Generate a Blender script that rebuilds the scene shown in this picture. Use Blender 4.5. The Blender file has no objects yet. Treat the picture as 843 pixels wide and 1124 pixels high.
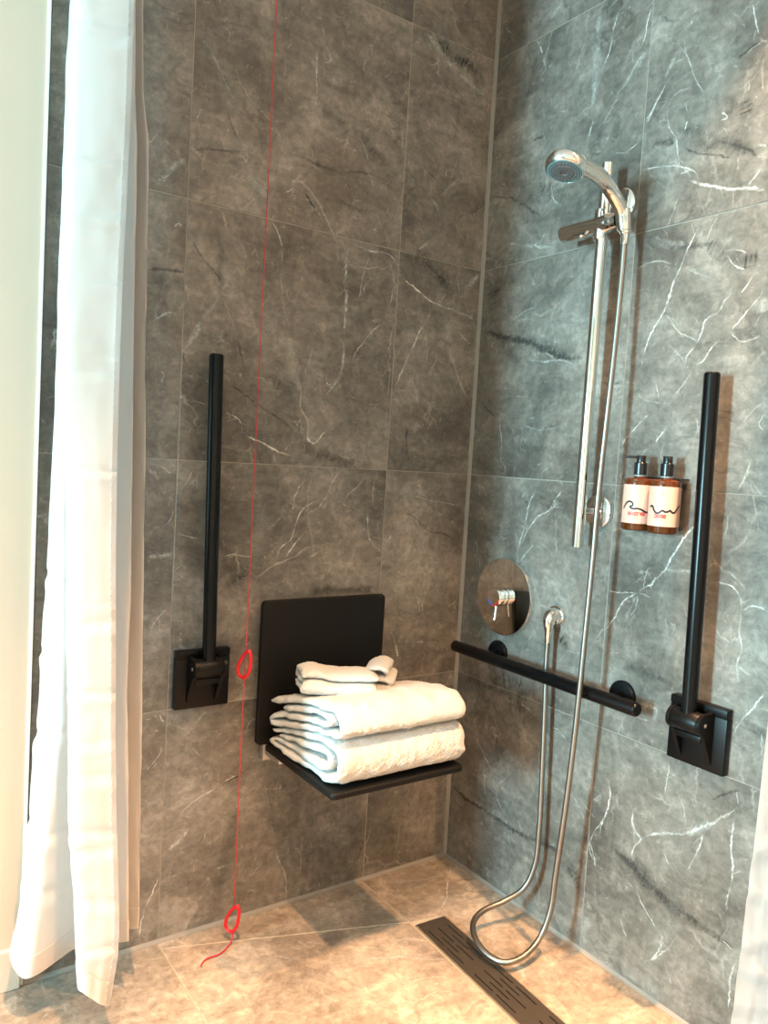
import bpy, bmesh, math, random
from mathutils import Vector, Matrix, noise
random.seed(7)
PI = math.pi
scene = bpy.context.scene
COL = scene.collection

# ------------------------------------------------------------------ tuned values
TILE_D, TILE_M, TILE_L, TILE_V = (.086, .076, .065), (.160, .142, .122), (.256, .230, .201), (.56, .52, .47)
FLOOR_LIT_T = (.200, .164, .132), (.290, .238, .192), (.375, .315, .255), (.68, .61, .52)
VEIN_W, VEIN_S, VEIN_K = (.74, .71, .66), (.48, .46, .42), (.065, .062, .056)
SEED_L, SEED_R, SEED_F = 11, 23, 37
XL = -5.6
WIN = (-1.22, -.54, .70, 1.95)
WARM = (1.0, .54, .25)
DAYC = (.50, .88, 1.0)
SPOT_BLEND = .9
LAMPS = [(-1.27, -1.20, 560, 72, 'ceiling downlight over the shower entrance'), (-.18, -1.14, 640, 78, 'ceiling downlight near the right-hand curtain'),
         (-1.30, -2.60, 110, 130, 'ceiling downlight behind the viewer on the left'), (-.80, -2.80, 290, 130, 'unseen fill downlight added behind the viewer to warm the back wall'),  # second lamp here is an added fill that warms the back wall
         (-1.95, -1.05, 120, 100, 'unseen downlight added to warm the painted wall and curtain')]  # added lamp, brings warm light to the painted wall and curtain
DAY_E = 560
EXPOSURE = 0.20
VEINS_L = '''w 2 0.5 -879 2137 -853 2105 -826 2063 -807 2038 -783 2009;s 14 0.25 -885 2140 -853 2103 -810 2037;d 3 0.8 -817 2001 -811 1985 -795 1953 -776 1927;w 2 0.8 -807 1976 -789 1955 -773 1928 -769 1908;w 2 0.6 -773 1928 -743 1919;w 3 0.7 -880 1985 -890 1960;w 2 0.5 -871 2013 -865 2008;w 2 0.5 -702 2003 -683 1984 -666 1962 -645 1924 -631 1889;w 2 0.7 -627 1890 -636 1866 -660 1849;w 2 0.8 -588 2225 -587 2154 -583 2095 -590 2065;w 2 0.6 -577 2066 -608 2057 -630 2045;w 1.5 0.5 -635 1860 -626 1813 -628 1782;w 1.5 0.5 -622 1852 -608 1831 -595 1828;d 3 0.6 -604 1868 -561 1810;s 18 0.4 -764 1867 -734 1853 -708 1827 -690 1826;w 2.5 0.7 -693 1778 -673 1753 -659 1725;s 9 0.5 -968 1796 -936 1844 -908 1871;w 6 0.5 -933 1708 -923 1718 -914 1712;d 4 0.6 -903 1883 -868 1900 -813 1909 -744 1930;w 2 0.8 -588 2231 -586 2152 -583 2092 -591 2064;d 14 0.5 -580 2081 -538 2070 -472 2054 -442 2044;w 2.5 0.6 -454 2050 -429 2008 -414 1963 -397 1912;w 1.5 0.5 -400 2184 -351 2254;w 2.5 0.6 -397 2148 -374 2146 -358 2135;w 4 0.5 -371 2101 -345 2120 -310 2127;w 3 0.6 -365 2036 -347 2033;w 3 0.7 -315 2038 -309 2053 -309 2031;d 18 0.35 -443 2047 -395 2011 -331 1984;d 5 0.5 -620 1949 -536 1935 -451 1951 -345 1953;d 8 0.5 -560 1862 -504 1866 -445 1858 -377 1867;w 2 0.6 -586 1841 -560 1814 -538 1789;d 3 0.7 -615 1878 -586 1844 -541 1786;w 4 0.5 -197 2478 -171 2449 -150 2412 -122 2386;w 2 0.6 -182 2480 -162 2446;w 2 0.5 -169 2431 -102 2458 -33 2492;w 2 0.6 -122 2386 -79 2404 -117 2427;w 2.5 0.6 -122 2386 -60 2388 -9 2384;w 2 0.5 -85 2421 -52 2406 -23 2387;s 12 0.6 -277 2377 -230 2353 -177 2320 -123 2298 -68 2279 -26 2266;w 2.5 0.5 -280 2367 -228 2331 -176 2304 -105 2288 -31 2268;d 20 0.7 -232 2377 -162 2350 -109 2335 -34 2300;d 3 0.8 -228 2376 -178 2329;w 1.5 0.6 -172 2366 -168 2332;w 1.5 0.6 -117 2329 -96 2345;w 1.5 0.6 -33 2337 -30 2308;w 2 0.7 -163 2062 -158 2008;w 1.5 0.5 -158 1982 -154 1937;s 4 0.5 -92 2137 -129 2048 -149 1984;d 3 0.6 -237 2021 -189 1991;d 3 0.6 -104 1908 -13 1966;s 10 0.35 -227 1949 -197 1934 -168 1901 -166 1868 -205 1821 -252 1789;w 2 0.6 -687 1770 -666 1741 -659 1715;s 4 0.5 -658 1710 -652 1600;w 2 0.5 -652 1600 -640 1557 -630 1536;s 14 0.4 -634 1502 -616 1470 -610 1414 -581 1365;w 2.5 0.8 -585 1376 -582 1324 -557 1297;w 3 0.8 -557 1297 -557 1244 -537 1245;w 2 0.7 -606 1293 -562 1267;d 4 0.7 -892 1690 -863 1654 -839 1632 -815 1610;d 12 0.35 -821 1720 -814 1578;s 9 0.6 -819 1567 -848 1525 -871 1480 -897 1434;w 2.5 0.5 -855 1498 -897 1434;w 2 0.5 -808 1569 -785 1524 -768 1483;d 4 0.8 -765 1478 -751 1431 -740 1399;d 4 0.6 -787 1375 -738 1344 -687 1315 -635 1291 -581 1254;d 20 0.4 -697 1393 -653 1386 -613 1362 -637 1325;w 3 0.7 -790 1394 -785 1402;w 2 0.7 -882 1346 -873 1323;w 2 0.7 -895 1321 -859 1318 -835 1312;w 3.5 0.7 -789 1301 -753 1285 -743 1272;w 5 0.75 -757 1259 -720 1242 -682 1231 -644 1213 -591 1201;w 2 0.7 -597 1245 -624 1214;w 2 0.5 -653 1210 -648 1181;w 2.5 0.7 -982 1485 -959 1501 -938 1514 -906 1515;d 6 0.7 -989 1601 -963 1608 -931 1610 -905 1610;d 16 0.4 -988 1580 -946 1577 -903 1579;w 1.5 0.5 -916 1561 -908 1558 -912 1541;d 3 0.5 -902 1434 -889 1398 -844 1377;w 1.5 0.5 -972 1174 -924 1174 -905 1167;s 7 0.6 -471 1770 -470 1689 -464 1601 -466 1524;s 7 0.5 -466 1518 -465 1453 -480 1410 -515 1362;w 2.5 0.6 -395 1750 -408 1723 -419 1680 -427 1625 -451 1568;w 3.5 0.7 -461 1771 -396 1759 -344 1763 -313 1747 -296 1723 -276 1714;w 2.5 0.7 -305 1694 -319 1667 -321 1642 -340 1600;s 3.5 0.7 -302 1596 -360 1566 -388 1538 -415 1504 -441 1459;w 5 0.8 -291 1709 -230 1682 -197 1666 -138 1653;s 6 0.7 -138 1653 -87 1648 -16 1632;w 4.5 0.9 -185 1617 -207 1591 -235 1537 -262 1477 -299 1398;w 2 0.6 -185 1617 -188 1651;w 2 0.5 -198 1580 -189 1511 -186 1473;w 2 0.7 -160 1659 -133 1692;d 26 0.5 -299 1768 -221 1765 -135 1717 -81 1675;d 4 0.8 -217 1766 -136 1723;w 2.5 0.9 -114 1769 -95 1740 -83 1694;w 2 0.7 -149 1737 -111 1728;s 12 0.7 -11 1772 -43 1733 -82 1688;w 2.5 0.7 -88 1602 -55 1574 -10 1560;w 3 0.7 -103 1535 -82 1485 -52 1435 -22 1392;w 1.5 0.5 -41 1510 -51 1469;w 2 0.5 -217 1451 -208 1394;d 3 0.7 -245 1302 -240 1225;w 2 0.6 -271 1281 -264 1294;w 1.5 0.5 -299 1398 -245 1405;s 2 0.5 -463 1370 -420 1368 -353 1356 -302 1388;w 3 0.8 -580 1324 -555 1291;w 2.5 0.7 -515 1424 -507 1395 -493 1397;w 4 0.8 -561 1279 -556 1250 -538 1239 -506 1277;d 20 0.5 -577 1219 -509 1211 -437 1191 -334 1189;w 2 0.5 -507 1232 -467 1213 -409 1204;w 2.5 0.9 -551 1151 -580 1118 -593 1058;w 3 0.7 -517 1092 -563 1065 -581 1029 -592 988 -623 964 -631 924;w 3 0.8 -556 1002 -578 979 -606 941;w 2 0.6 -668 951 -660 933;w 3 0.8 -778 947 -748 952 -717 946 -693 948;d 20 0.4 -774 927 -727 898 -768 871;w 2 0.6 -709 790 -726 760 -746 724;w 2 0.5 -767 837 -750 807;w 3 0.6 -863 1159 -878 1126 -897 1106;w 3 0.6 -974 1167 -945 1163 -912 1143;w 2.5 0.6 -906 1063 -913 1039 -934 1017;w 2 0.6 -898 1004 -861 996 -832 990;s 8 0.5 -966 951 -904 955;w 2 0.6 -910 831 -936 803 -948 776 -924 766;s 30 0.25 -698 1057 -679 1040 -694 971 -730 955;w 2 0.8 -454 1176 -477 1140 -491 1107;w 3 0.8 -490 1104 -514 1074;w 2 0.6 -370 1160 -398 1131 -439 1097;w 2 0.6 -341 1173 -346 1104 -340 1070;s 5 0.6 -358 1076 -349 991 -308 950;w 2 0.5 -302 1065 -323 1025 -309 973;w 3 0.7 -293 984 -276 990 -283 996;s 4 0.5 -252 1101 -194 1108 -133 1094 -15 1087;d 4 0.7 -242 1069 -189 1043 -141 1007 -79 998 -38 979;w 2 0.6 -189 1137 -176 1114;w 2 0.6 -53 1071 -79 1049;w 2 0.7 -136 895 -149 868 -157 820 -169 778;w 1.5 0.6 -172 821 -120 831 -81 832;w 2 0.6 -155 844 -144 753;w 2 0.5 -268 734 -244 700 -229 647;s 5 0.6 -235 681 -226 641;w 1.5 0.6 -182 664 -161 681 -76 670 -67 663;w 2 0.6 -36 761 -16 763;s 4 0.5 -296 880 -269 902;d 14 0.5 -528 850 -433 848 -311 845;w 2 0.6 -951 436 -922 464 -910 487;w 3 0.7 -921 575 -915 557 -907 551;w 1.5 0.5 -959 566 -937 560;w 2.5 0.7 -701 387 -738 376 -774 360 -821 340 -868 307;d 2.5 0.8 -780 358 -738 373 -701 381;s 9 0.6 -835 271 -863 242 -888 228;w 1.5 0.4 -773 221 -784 183;s 5 0.5 -758 149 -715 150;w 3 0.8 -905 167 -925 121 -938 91 -947 48 -948 3;s 7 0.5 -951 350 -907 358;w 1.5 0.5 -640 427 -674 397;w 2 0.5 -636 360 -624 309 -611 257 -601 193;w 1.5 0.5 -594 321 -605 268;w 2 0.6 -593 166 -577 118 -558 82 -550 10;w 1.5 0.5 -532 290 -558 264 -590 240;w 1.5 0.5 -545 161 -563 121;w 1.5 0.5 -512 185 -510 95;w 1.5 0.5 -485 204 -482 36;d 24 0.3 -710 302 -713 243 -754 61;w 3 0.7 -736 455 -732 446;w 2 0.5 -857 507 -829 531;w 1.5 0.5 -170 225 -155 244;w 2 0.5 -136 203 -159 170 -171 157;w 1.5 0.5 -242 193 -225 210 -213 224;w 1.5 0.5 -44 159 -23 161;w 1.5 0.5 -60 160 -57 138;s 3 0.5 -40 74 -52 50 -23 32;w 2 0.5 -457 199 -461 176;d 9 0.6 -314 101 -323 63;s 4 0.4 -183 149 -183 70'''
VEINS_R = '''w 3 0.6 -23 2472 -61 2429;w 3 0.8 -160 2400 -160 2379 -181 2343 -187 2328;s 9 0.35 -209 2410 -249 2443;s 14 0.5 -379 2372 -381 2287 -381 2187 -377 2117;w 2.5 0.8 -443 2338 -431 2301 -423 2251 -407 2217 -397 2176;w 3 0.8 -389 2099 -376 2062 -370 2023;w 3.5 0.8 -541 2303 -530 2271 -527 2239 -509 2208;s 6 0.6 -541 2208 -503 2182 -482 2151 -448 2124;w 2 0.5 -412 2067 -438 2098 -478 2134;w 2.5 0.7 -552 2033 -572 2064;w 2 0.7 -505 2098 -511 2098;d 24 0.4 -381 2356 -426 2347 -456 2354;s 4 0.5 -205 2173 -218 2083;d 4 0.6 -170 2102 -223 2108;w 2 0.6 -460 1990 -498 1982 -533 1996;w 2 0.6 -548 1926 -580 1924;w 3 0.6 -256 1965 -263 1931 -287 1904;w 2 0.6 -61 2002 -59 1985;d 26 0.4 -189 1993 -254 1944 -343 1912;d 5 0.6 -15 1990 -112 1961 -180 1917 -230 1885;s 4 0.6 -9 1962 -41 1949 -54 1905;w 4.5 0.7 -599 2111 -579 2080 -547 2037;s 7 0.5 -622 2174 -608 2145 -590 2122;w 2.5 0.6 -637 2199 -643 2160 -657 2131 -673 2093 -689 2067 -699 2052 -703 2019;w 2.5 0.7 -655 2226 -652 2215;w 2.5 0.7 -608 2049 -610 2020 -620 1996 -638 1974;w 4.5 0.9 -638 1974 -644 1939 -652 1908;w 2 0.7 -653 2049 -660 2024;w 3.5 0.9 -662 2005 -658 1984;w 3.5 0.8 -550 1925 -584 1922 -630 1914 -665 1901 -687 1889 -702 1875;w 5 0.5 -656 1889 -680 1891;w 6 0.9 -682 1868 -711 1852 -749 1839 -780 1825 -823 1817 -868 1802;w 3.5 0.8 -850 1853 -838 1838 -823 1823;w 2.5 0.6 -657 1837 -644 1815;w 2.5 0.6 -790 1817 -794 1785;w 3 0.6 -708 1843 -697 1834;w 3 0.8 -798 2199 -807 2165 -818 2129;w 3.5 0.8 -833 2077 -834 2043 -838 2008;d 5 0.7 -820 2112 -796 2106 -770 2095;w 1.5 0.5 -828 2112 -796 2102;s 2 0.4 -770 2095 -738 2095;d 9 0.8 -555 1984 -599 1975 -635 1965;d 16 0.5 -637 1991 -681 1977 -712 1940 -744 1935 -780 1920 -816 1899 -842 1872;d 4 0.9 -744 1937 -780 1918 -816 1899 -838 1877;d 3 0.7 -660 1947 -681 1931 -733 1910 -783 1889;w 5 0.8 -836 1902 -858 1894;d 14 0.4 -742 2002 -762 2019 -772 2004 -753 1979;w 4 0.6 -747 1996 -762 1980 -744 1978;d 18 0.4 -805 2008 -804 1959 -813 1930;d 4 0.5 -562 2281 -593 2249 -633 2233;s 5 0.5 -502 2179 -522 2185 -541 2205;w 2.5 0.7 -43 1838 -37 1800;s 6 0.6 -79 1857 -137 1830 -200 1815 -286 1796;w 2 0.7 -244 1843 -230 1819;d 10 0.8 -12 1604 -77 1587 -173 1562 -235 1544 -313 1511 -408 1492;d 20 0.4 -78 1577 -226 1551 -329 1513 -408 1495;d 4 0.7 -462 1435 -501 1425 -535 1426;s 4 0.6 -218 1506 -266 1496 -315 1496 -409 1481;s 3 0.6 -272 1520 -314 1502;w 4 0.6 -113 1378 -118 1326 -132 1274 -127 1235;w 2.5 0.6 -127 1235 -153 1204 -141 1181;d 5 0.6 -6 1414 -60 1372 -101 1346;d 3 0.7 -132 1232 -183 1186;s 4 0.5 -131 1614 -183 1639 -234 1645;w 2 0.5 -250 1570 -293 1557;w 2 0.5 -161 1585 -167 1616 -211 1617;s 2.5 0.5 -123 1410 -224 1400;s 2.5 0.5 -205 1326 -275 1313 -348 1319;w 2 0.5 -287 1194 -326 1217;d 45 0.3 -50 1766 -83 1632;w 4 1 -723 1777 -700 1735 -676 1684 -656 1633 -642 1584 -610 1538 -598 1502 -590 1471;w 3 0.6 -764 1777 -747 1755 -737 1725;w 2.5 0.6 -651 1823 -631 1773;s 12 0.7 -585 1758 -631 1737 -688 1726;d 9 0.6 -569 1770 -616 1743 -695 1719 -754 1719;w 4 0.5 -553 1695 -605 1704 -635 1697 -657 1687;s 5 0.5 -693 1672 -735 1651 -768 1637;w 3.5 0.7 -775 1696 -812 1692 -837 1681;w 3 0.7 -789 1685 -809 1659 -834 1649;d 24 0.5 -741 1722 -782 1691 -820 1671 -868 1665;w 3 0.8 -853 1635 -841 1615 -827 1598;w 3.5 0.9 -809 1603 -791 1588 -781 1567 -750 1553 -743 1525 -732 1500;w 2.5 0.7 -732 1500 -711 1475 -707 1446;w 2.5 0.6 -642 1578 -661 1563 -681 1537 -714 1519 -742 1505;w 2.5 0.6 -646 1577 -683 1555;w 3 0.8 -875 1591 -854 1569 -832 1544 -813 1524;w 4 0.7 -787 1507 -769 1488 -752 1463 -733 1456;w 3 0.7 -725 1442 -704 1410 -679 1384;w 2.5 0.7 -636 1422 -647 1382;w 2.5 0.7 -606 1383 -655 1372;w 3.5 0.8 -624 1351 -596 1326 -575 1304;w 4 0.7 -568 1301 -551 1275;w 3.5 0.8 -674 1320 -661 1302 -645 1283;w 3 0.7 -624 1270 -614 1254;s 26 0.6 -876 1583 -879 1550;w 3 0.5 -810 1524 -837 1499 -883 1506;w 2.5 0.5 -660 1509 -690 1482 -709 1463;w 2 0.5 -621 1654 -609 1625;w 2.5 0.6 -908 1352 -894 1325 -907 1309;s 4 0.6 -883 1253 -875 1219 -860 1185;w 3 0.7 -282 1154 -260 1119 -245 1049 -217 950;w 3 0.8 -386 1173 -361 1141 -329 1097 -298 1082 -267 1051 -244 1011 -237 997;w 3 0.7 -284 1000 -257 974 -237 947;w 2 0.7 -366 1133 -323 1075;s 20 0.3 -158 1059 -154 1007 -69 977;w 3 0.6 -44 981 -61 959 -43 933;w 1.5 0.5 -67 950 -78 843;d 4 0.6 -72 950 -131 945;w 2.5 0.7 -112 749 -73 686;w 2.5 0.6 -309 876 -321 847 -346 840;w 2 0.6 -368 868 -399 880;w 2 0.5 -516 980 -538 938;w 2.5 0.5 -499 863 -469 787;d 20 0.4 -392 788 -435 744;w 2 0.5 -443 740 -480 749;d 50 0.35 -28 571 -195 595 -312 589;w 1.5 0.5 -271 565 -323 567 -357 565;w 5 0.9 -782 1121 -746 1076 -711 1017 -699 991 -635 930;w 3.5 0.8 -635 930 -595 904 -568 853 -539 813;w 3 0.6 -545 918 -593 923 -635 930;w 2 0.6 -645 941 -655 990 -666 992;w 3 0.7 -632 923 -631 894 -614 868;s 5 0.5 -699 991 -774 1002;w 2 0.6 -844 1133 -842 1087;w 3.5 0.8 -827 987 -864 984 -884 967 -893 935;w 3.5 0.7 -893 935 -891 889 -900 857 -892 821 -902 778;w 3 0.7 -893 935 -915 951 -948 946;w 3 0.6 -892 821 -923 806;w 4 0.9 -963 789 -940 749 -909 700 -897 670;d 14 0.5 -610 750 -671 747 -758 738;d 12 0.6 -896 713 -938 704 -972 692;w 3 0.6 -959 699 -962 638;w 4 0.6 -513 780 -538 826;s 9 0.5 -663 674 -708 668 -703 642;w 3.5 0.7 -689 637 -644 636;s 4 0.5 -849 1019 -900 982;w 2.5 0.6 -86 477 -117 401 -180 330 -214 259 -250 227;d 8 0.9 -2 223 -89 209 -181 207 -258 201 -339 203 -424 215 -487 213;d 40 0.35 -223 548 -306 536 -329 500;s 4 0.6 -274 559 -325 546;w 2 0.6 -258 193 -297 121;w 2.5 0.6 -384 525 -421 530 -449 511 -504 489;w 2 0.5 -291 488 -325 441;d 14 0.4 -507 456 -535 427;w 3 0.5 -547 391 -573 415;w 2 0.6 -484 380 -532 331;w 2.5 0.6 -586 361 -555 301 -550 266 -575 230;s 16 0.6 -558 141 -561 75 -554 17;d 22 0.5 -479 205 -518 169 -538 131;w 4 0.7 -591 459 -599 426 -591 374 -574 324;w 4 0.8 -669 420 -668 386 -682 365 -695 357 -678 329 -673 299;w 5 0.7 -695 357 -738 389 -808 419 -852 454 -906 505 -923 530;s 10 0.6 -808 413 -871 474;w 3 0.7 -923 530 -917 557;w 4 0.9 -919 501 -915 448 -923 391 -921 347 -915 295;w 3.5 0.7 -850 444 -844 403 -819 338;w 3 0.6 -755 559 -747 485;w 2.5 0.5 -778 503 -799 473 -807 431;d 4 0.7 -860 514 -890 541 -926 564;d 10 0.9 -602 301 -653 290 -720 260 -774 248 -839 239 -893 234 -951 229;d 30 0.4 -636 296 -719 267 -796 246 -873 236;w 3 0.6 -685 257 -700 223 -730 192 -759 167;w 3.5 0.7 -773 172 -770 133 -748 87;w 3 0.7 -748 87 -791 145 -809 184;w 2.5 0.6 -756 357 -773 332 -795 324;s 4 0.5 -655 145 -679 103;w 3 0.6 -788 97 -806 65;w 3 0.6 -913 232 -939 223;w 4 0.6 -947 203 -939 161 -942 90;w 3 0.5 -551 286 -575 225;s 5 0.5 -551 386 -578 418'''
VEINS_F = '''w 4 0.9 -4 -41 -102 -137 -145 -190 -192 -225 -223 -252;w 3 0.6 -405 -282 -368 -287 -306 -332 -264 -363;w 3 0.7 -527 -262 -503 -295 -430 -336 -310 -414;w 2.5 0.6 -527 -243 -455 -279 -431 -302;s 6 0.5 -247 -46 -183 -75 -80 -97;s 8 0.5 -280 -105 -201 -110 -146 -108;w 3 0.5 -642 -107 -601 -99 -535 -81;s 10 0.3 -527 -272 -529 -354;w 3.5 0.6 -27 -773 -92 -769 -130 -769;w 2.5 0.7 -758 -112 -686 -153 -643 -185;w 2 0.5 -698 -180 -639 -223;s 12 0.4 -786 -125 -801 -199 -799 -230;w 2 0.5 -816 -145 -790 -142;s 8 0.4 -450 -337 -388 -349 -333 -403;w 2.5 0.5 -483 -426 -413 -434 -352 -464;w 2.5 0.5 -513 -498 -410 -488 -364 -535;s 12 0.35 -104 -359 -2 -362 42 -358;w 2 0.5 -149 -412 -114 -446;s 10 0.3 -178 -590 -9 -551 -9 -610;w 2 0.4 -148 -508 -95 -561 -95 -659'''
CURTAIN = [[[-1129, -300, 2100], [-1127, -302, 2005], [-1126, -302, 1846], [-1127, -301, 1685], [-1129, -300, 1521], [-1129, -300, 1354], [-1128, -301, 1186], [-1124, -304, 980], [-1119, -307, 814], [-1115, -310, 664], [-1108, -315, 485], [-1102, -319, 376], [-1097, -323, 267], [-1098, -322, 211], [-1108, -315, 112]], [[-1221, -270, 2077], [-1221, -270, 1984], [-1224, -268, 1749], [-1225, -268, 1509], [-1222, -270, 1346], [-1217, -273, 1214], [-1213, -276, 1180], [-1207, -280, 1013], [-1202, -283, 842], [-1196, -288, 669], [-1188, -293, 494], [-1176, -301, 316], [-1171, -305, 244], [-1163, -310, 157]], [[-1135, -138, 2176], [-1135, -138, 2073], [-1132, -140, 1546], [-1125, -145, 995], [-1115, -152, 613], [-1107, -157, 419], [-1117, -150, 143]], [[-1198, -179, 2130], [-1198, -179, 2032], [-1200, -178, 1527], [-1200, -178, 1354], [-1194, -182, 1196], [-1189, -185, 1001], [-1184, -189, 820], [-1184, -189, 710], [-1187, -187, 635], [-1198, -179, 523], [-1207, -173, 390], [-1217, -166, 256], [-1232, -156, 113]], [[-1199, -130, 2154], [-1199, -130, 2053], [-1202, -128, 1797], [-1201, -128, 1357], [-1205, -126, 1177], [-1207, -124, 993], [-1213, -120, 807], [-1217, -117, 656], [-1229, -109, 351], [-1239, -102, 229], [-1249, -95, 140]], [[-1129, -57, 2217], [-1129, -57, 2110], [-1126, -59, 1560], [-1118, -65, 985], [-1101, -76, 383], [-1102, -76, 102]], [[-1083, -150, 2191], [-1081, -151, 2087], [-1077, -154, 1912], [-1071, -158, 1824], [-1062, -164, 1371], [-1054, -170, 959], [-1052, -171, 689], [-1042, -178, 413], [-1033, -184, 146]], [[-1101, -52, 2231], [-1099, -53, 2123], [-1092, -58, 1566], [-1080, -66, 984], [-1050, -87, 125]], [[-1060, -117, 2216], [-1057, -119, 2110], [-1051, -123, 1931], [-1045, -127, 1877], [-1040, -131, 1840], [-1032, -136, 1564], [-1030, -138, 1377], [-1024, -142, 1187], [-1019, -145, 954], [-1014, -149, 678], [-1007, -154, 395], [-1004, -156, 214]], [[-1088, -24, 2250], [-1086, -25, 2139], [-1081, -29, 1573], [-1067, -39, 981], [-1039, -58, 138]]]
# ------------------------------------------------------------------ helpers
def tag(o, label=None, cat=None, group=None, kind=None):
    if label: o['label'] = label
    if cat: o['category'] = cat
    if group: o['group'] = group
    if kind: o['kind'] = kind
    return o

def empty(name, loc, label, cat, group=None, rotz=0.0):
    o = bpy.data.objects.new(name, None)
    o.empty_display_size = 0.05
    COL.objects.link(o)
    o.location = loc
    o.rotation_euler = (0, 0, rotz)
    tag(o, label, cat, group)
    return o

def obj(name, bm, mats, parent=None, smooth=40, world=True):
    """link a bmesh as one object; coordinates are world unless parent-local is wanted"""
    me = bpy.data.meshes.new(name)
    bmesh.ops.recalc_face_normals(bm, faces=bm.faces[:]) if not bm.loops.layers.uv else None
    bm.to_mesh(me)
    bm.free()
    for m in (mats if isinstance(mats, (list, tuple)) else [mats]):
        me.materials.append(m)
    if smooth:
        me.shade_smooth()
        if smooth < 180:
            me.set_sharp_from_angle(angle=math.radians(smooth))
    o = bpy.data.objects.new(name, me)
    COL.objects.link(o)
    if parent:
        o.parent = parent
        if world:
            bpy.context.view_layer.update()
            o.matrix_parent_inverse = parent.matrix_world.inverted()
    return o

def struct(name, bm, mats, smooth=0):
    o = obj(name, bm, mats, None, smooth)
    o['kind'] = 'structure'
    return o

def box(bm, x0, x1, y0, y1, z0, z1, bevel=0.0, seg=2, mi=0):
    r = bmesh.ops.create_cube(bm, size=1.0)
    vs = r['verts']
    bmesh.ops.scale(bm, vec=(abs(x1 - x0), abs(y1 - y0), abs(z1 - z0)), verts=vs)
    bmesh.ops.translate(bm, vec=((x0 + x1) / 2, (y0 + y1) / 2, (z0 + z1) / 2), verts=vs)
    fs = set(f for v in vs for f in v.link_faces)
    if bevel:
        es = list(set(e for v in vs for e in v.link_edges))
        r2 = bmesh.ops.bevel(bm, geom=es, offset=bevel, segments=seg, profile=0.5, affect='EDGES')
        vs = list(set(v for f in r2['faces'] for v in f.verts) | set(v for v in vs if v.is_valid))
        fs = set(f for v in vs for f in v.link_faces)
    for f in fs:
        f.material_index = mi
    return vs

def frame_for(d):
    d = Vector(d).normalized()
    a = Vector((0, 0, 1)) if abs(d.z) < 0.9 else Vector((1, 0, 0))
    u = d.cross(a).normalized()
    return u, d.cross(u).normalized()

def tube(bm, pts, rad, seg=20, caps=True, rfun=None, mi=0, closed=False):
    pts = [Vector(p) for p in pts]
    n = len(pts)
    rings = []
    u = None
    for i, p in enumerate(pts):
        if closed:
            d = pts[(i + 1) % n] - pts[i - 1]
        else:
            d = pts[min(i + 1, n - 1)] - pts[max(i - 1, 0)]
        d.normalize()
        if u is None:
            u, v = frame_for(d)
        else:
            u = (u - d * u.dot(d)).normalized()
            v = d.cross(u).normalized()
        r = rfun(i / max(n - 1, 1)) if rfun else (rad[i] if isinstance(rad, (list, tuple)) else rad)
        rings.append([bm.verts.new(p + (u * math.cos(2 * PI * k / seg) + v * math.sin(2 * PI * k / seg)) * r) for k in range(seg)])
    rng = range(n) if closed else range(n - 1)
    for i in rng:
        a, b = rings[i], rings[(i + 1) % n]
        for k in range(seg):
            f = bm.faces.new((a[k], a[(k + 1) % seg], b[(k + 1) % seg], b[k]))
            f.material_index = mi
    if caps and not closed:
        bm.faces.new(rings[0][::-1]).material_index = mi
        bm.faces.new(rings[-1]).material_index = mi
    return rings

def lathe(bm, origin, axis, prof, seg=40, mi=0, u=None):
    """prof: list of (distance along axis, radius)"""
    origin, axis = Vector(origin), Vector(axis).normalized()
    uu, vv = frame_for(axis)
    rings = []
    for h, r in prof:
        c = origin + axis * h
        if r < 1e-6:
            rings.append([bm.verts.new(c)])
        else:
            rings.append([bm.verts.new(c + (uu * math.cos(2 * PI * k / seg) + vv * math.sin(2 * PI * k / seg)) * r) for k in range(seg)])
    for a, b in zip(rings, rings[1:]):
        for k in range(seg):
            k2 = (k + 1) % seg
            if len(a) == 1 and len(b) == 1: continue
            if len(a) == 1: f = bm.faces.new((a[0], b[k2], b[k]))
            elif len(b) == 1: f = bm.faces.new((a[k], a[k2], b[0]))
            else: f = bm.faces.new((a[k], a[k2], b[k2], b[k]))
            f.material_index = mi
    if len(rings[0]) > 1: bm.faces.new(rings[0][::-1]).material_index = mi
    if len(rings[-1]) > 1: bm.faces.new(rings[-1]).material_index = mi
    return rings

def prism(bm, poly, n, off0, off1, mi=0):
    """extrude a 3D polygon along vector n from off0 to off1"""
    n = Vector(n)
    a = [bm.verts.new(Vector(p) + n * off0) for p in poly]
    b = [bm.verts.new(Vector(p) + n * off1) for p in poly]
    k = len(a)
    fs = [bm.faces.new(a[::-1]), bm.faces.new(b)]
    for i in range(k):
        fs.append(bm.faces.new((a[i], a[(i + 1) % k], b[(i + 1) % k], b[i])))
    for f in fs: f.material_index = mi
    return fs

def bevel_all(bm, w, seg=2, ang=30):
    es = [e for e in bm.edges if len(e.link_faces) == 2 and e.calc_face_angle(0) > math.radians(ang)]
    bmesh.ops.bevel(bm, geom=es, offset=w, segments=seg, profile=0.5, affect='EDGES')

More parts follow.
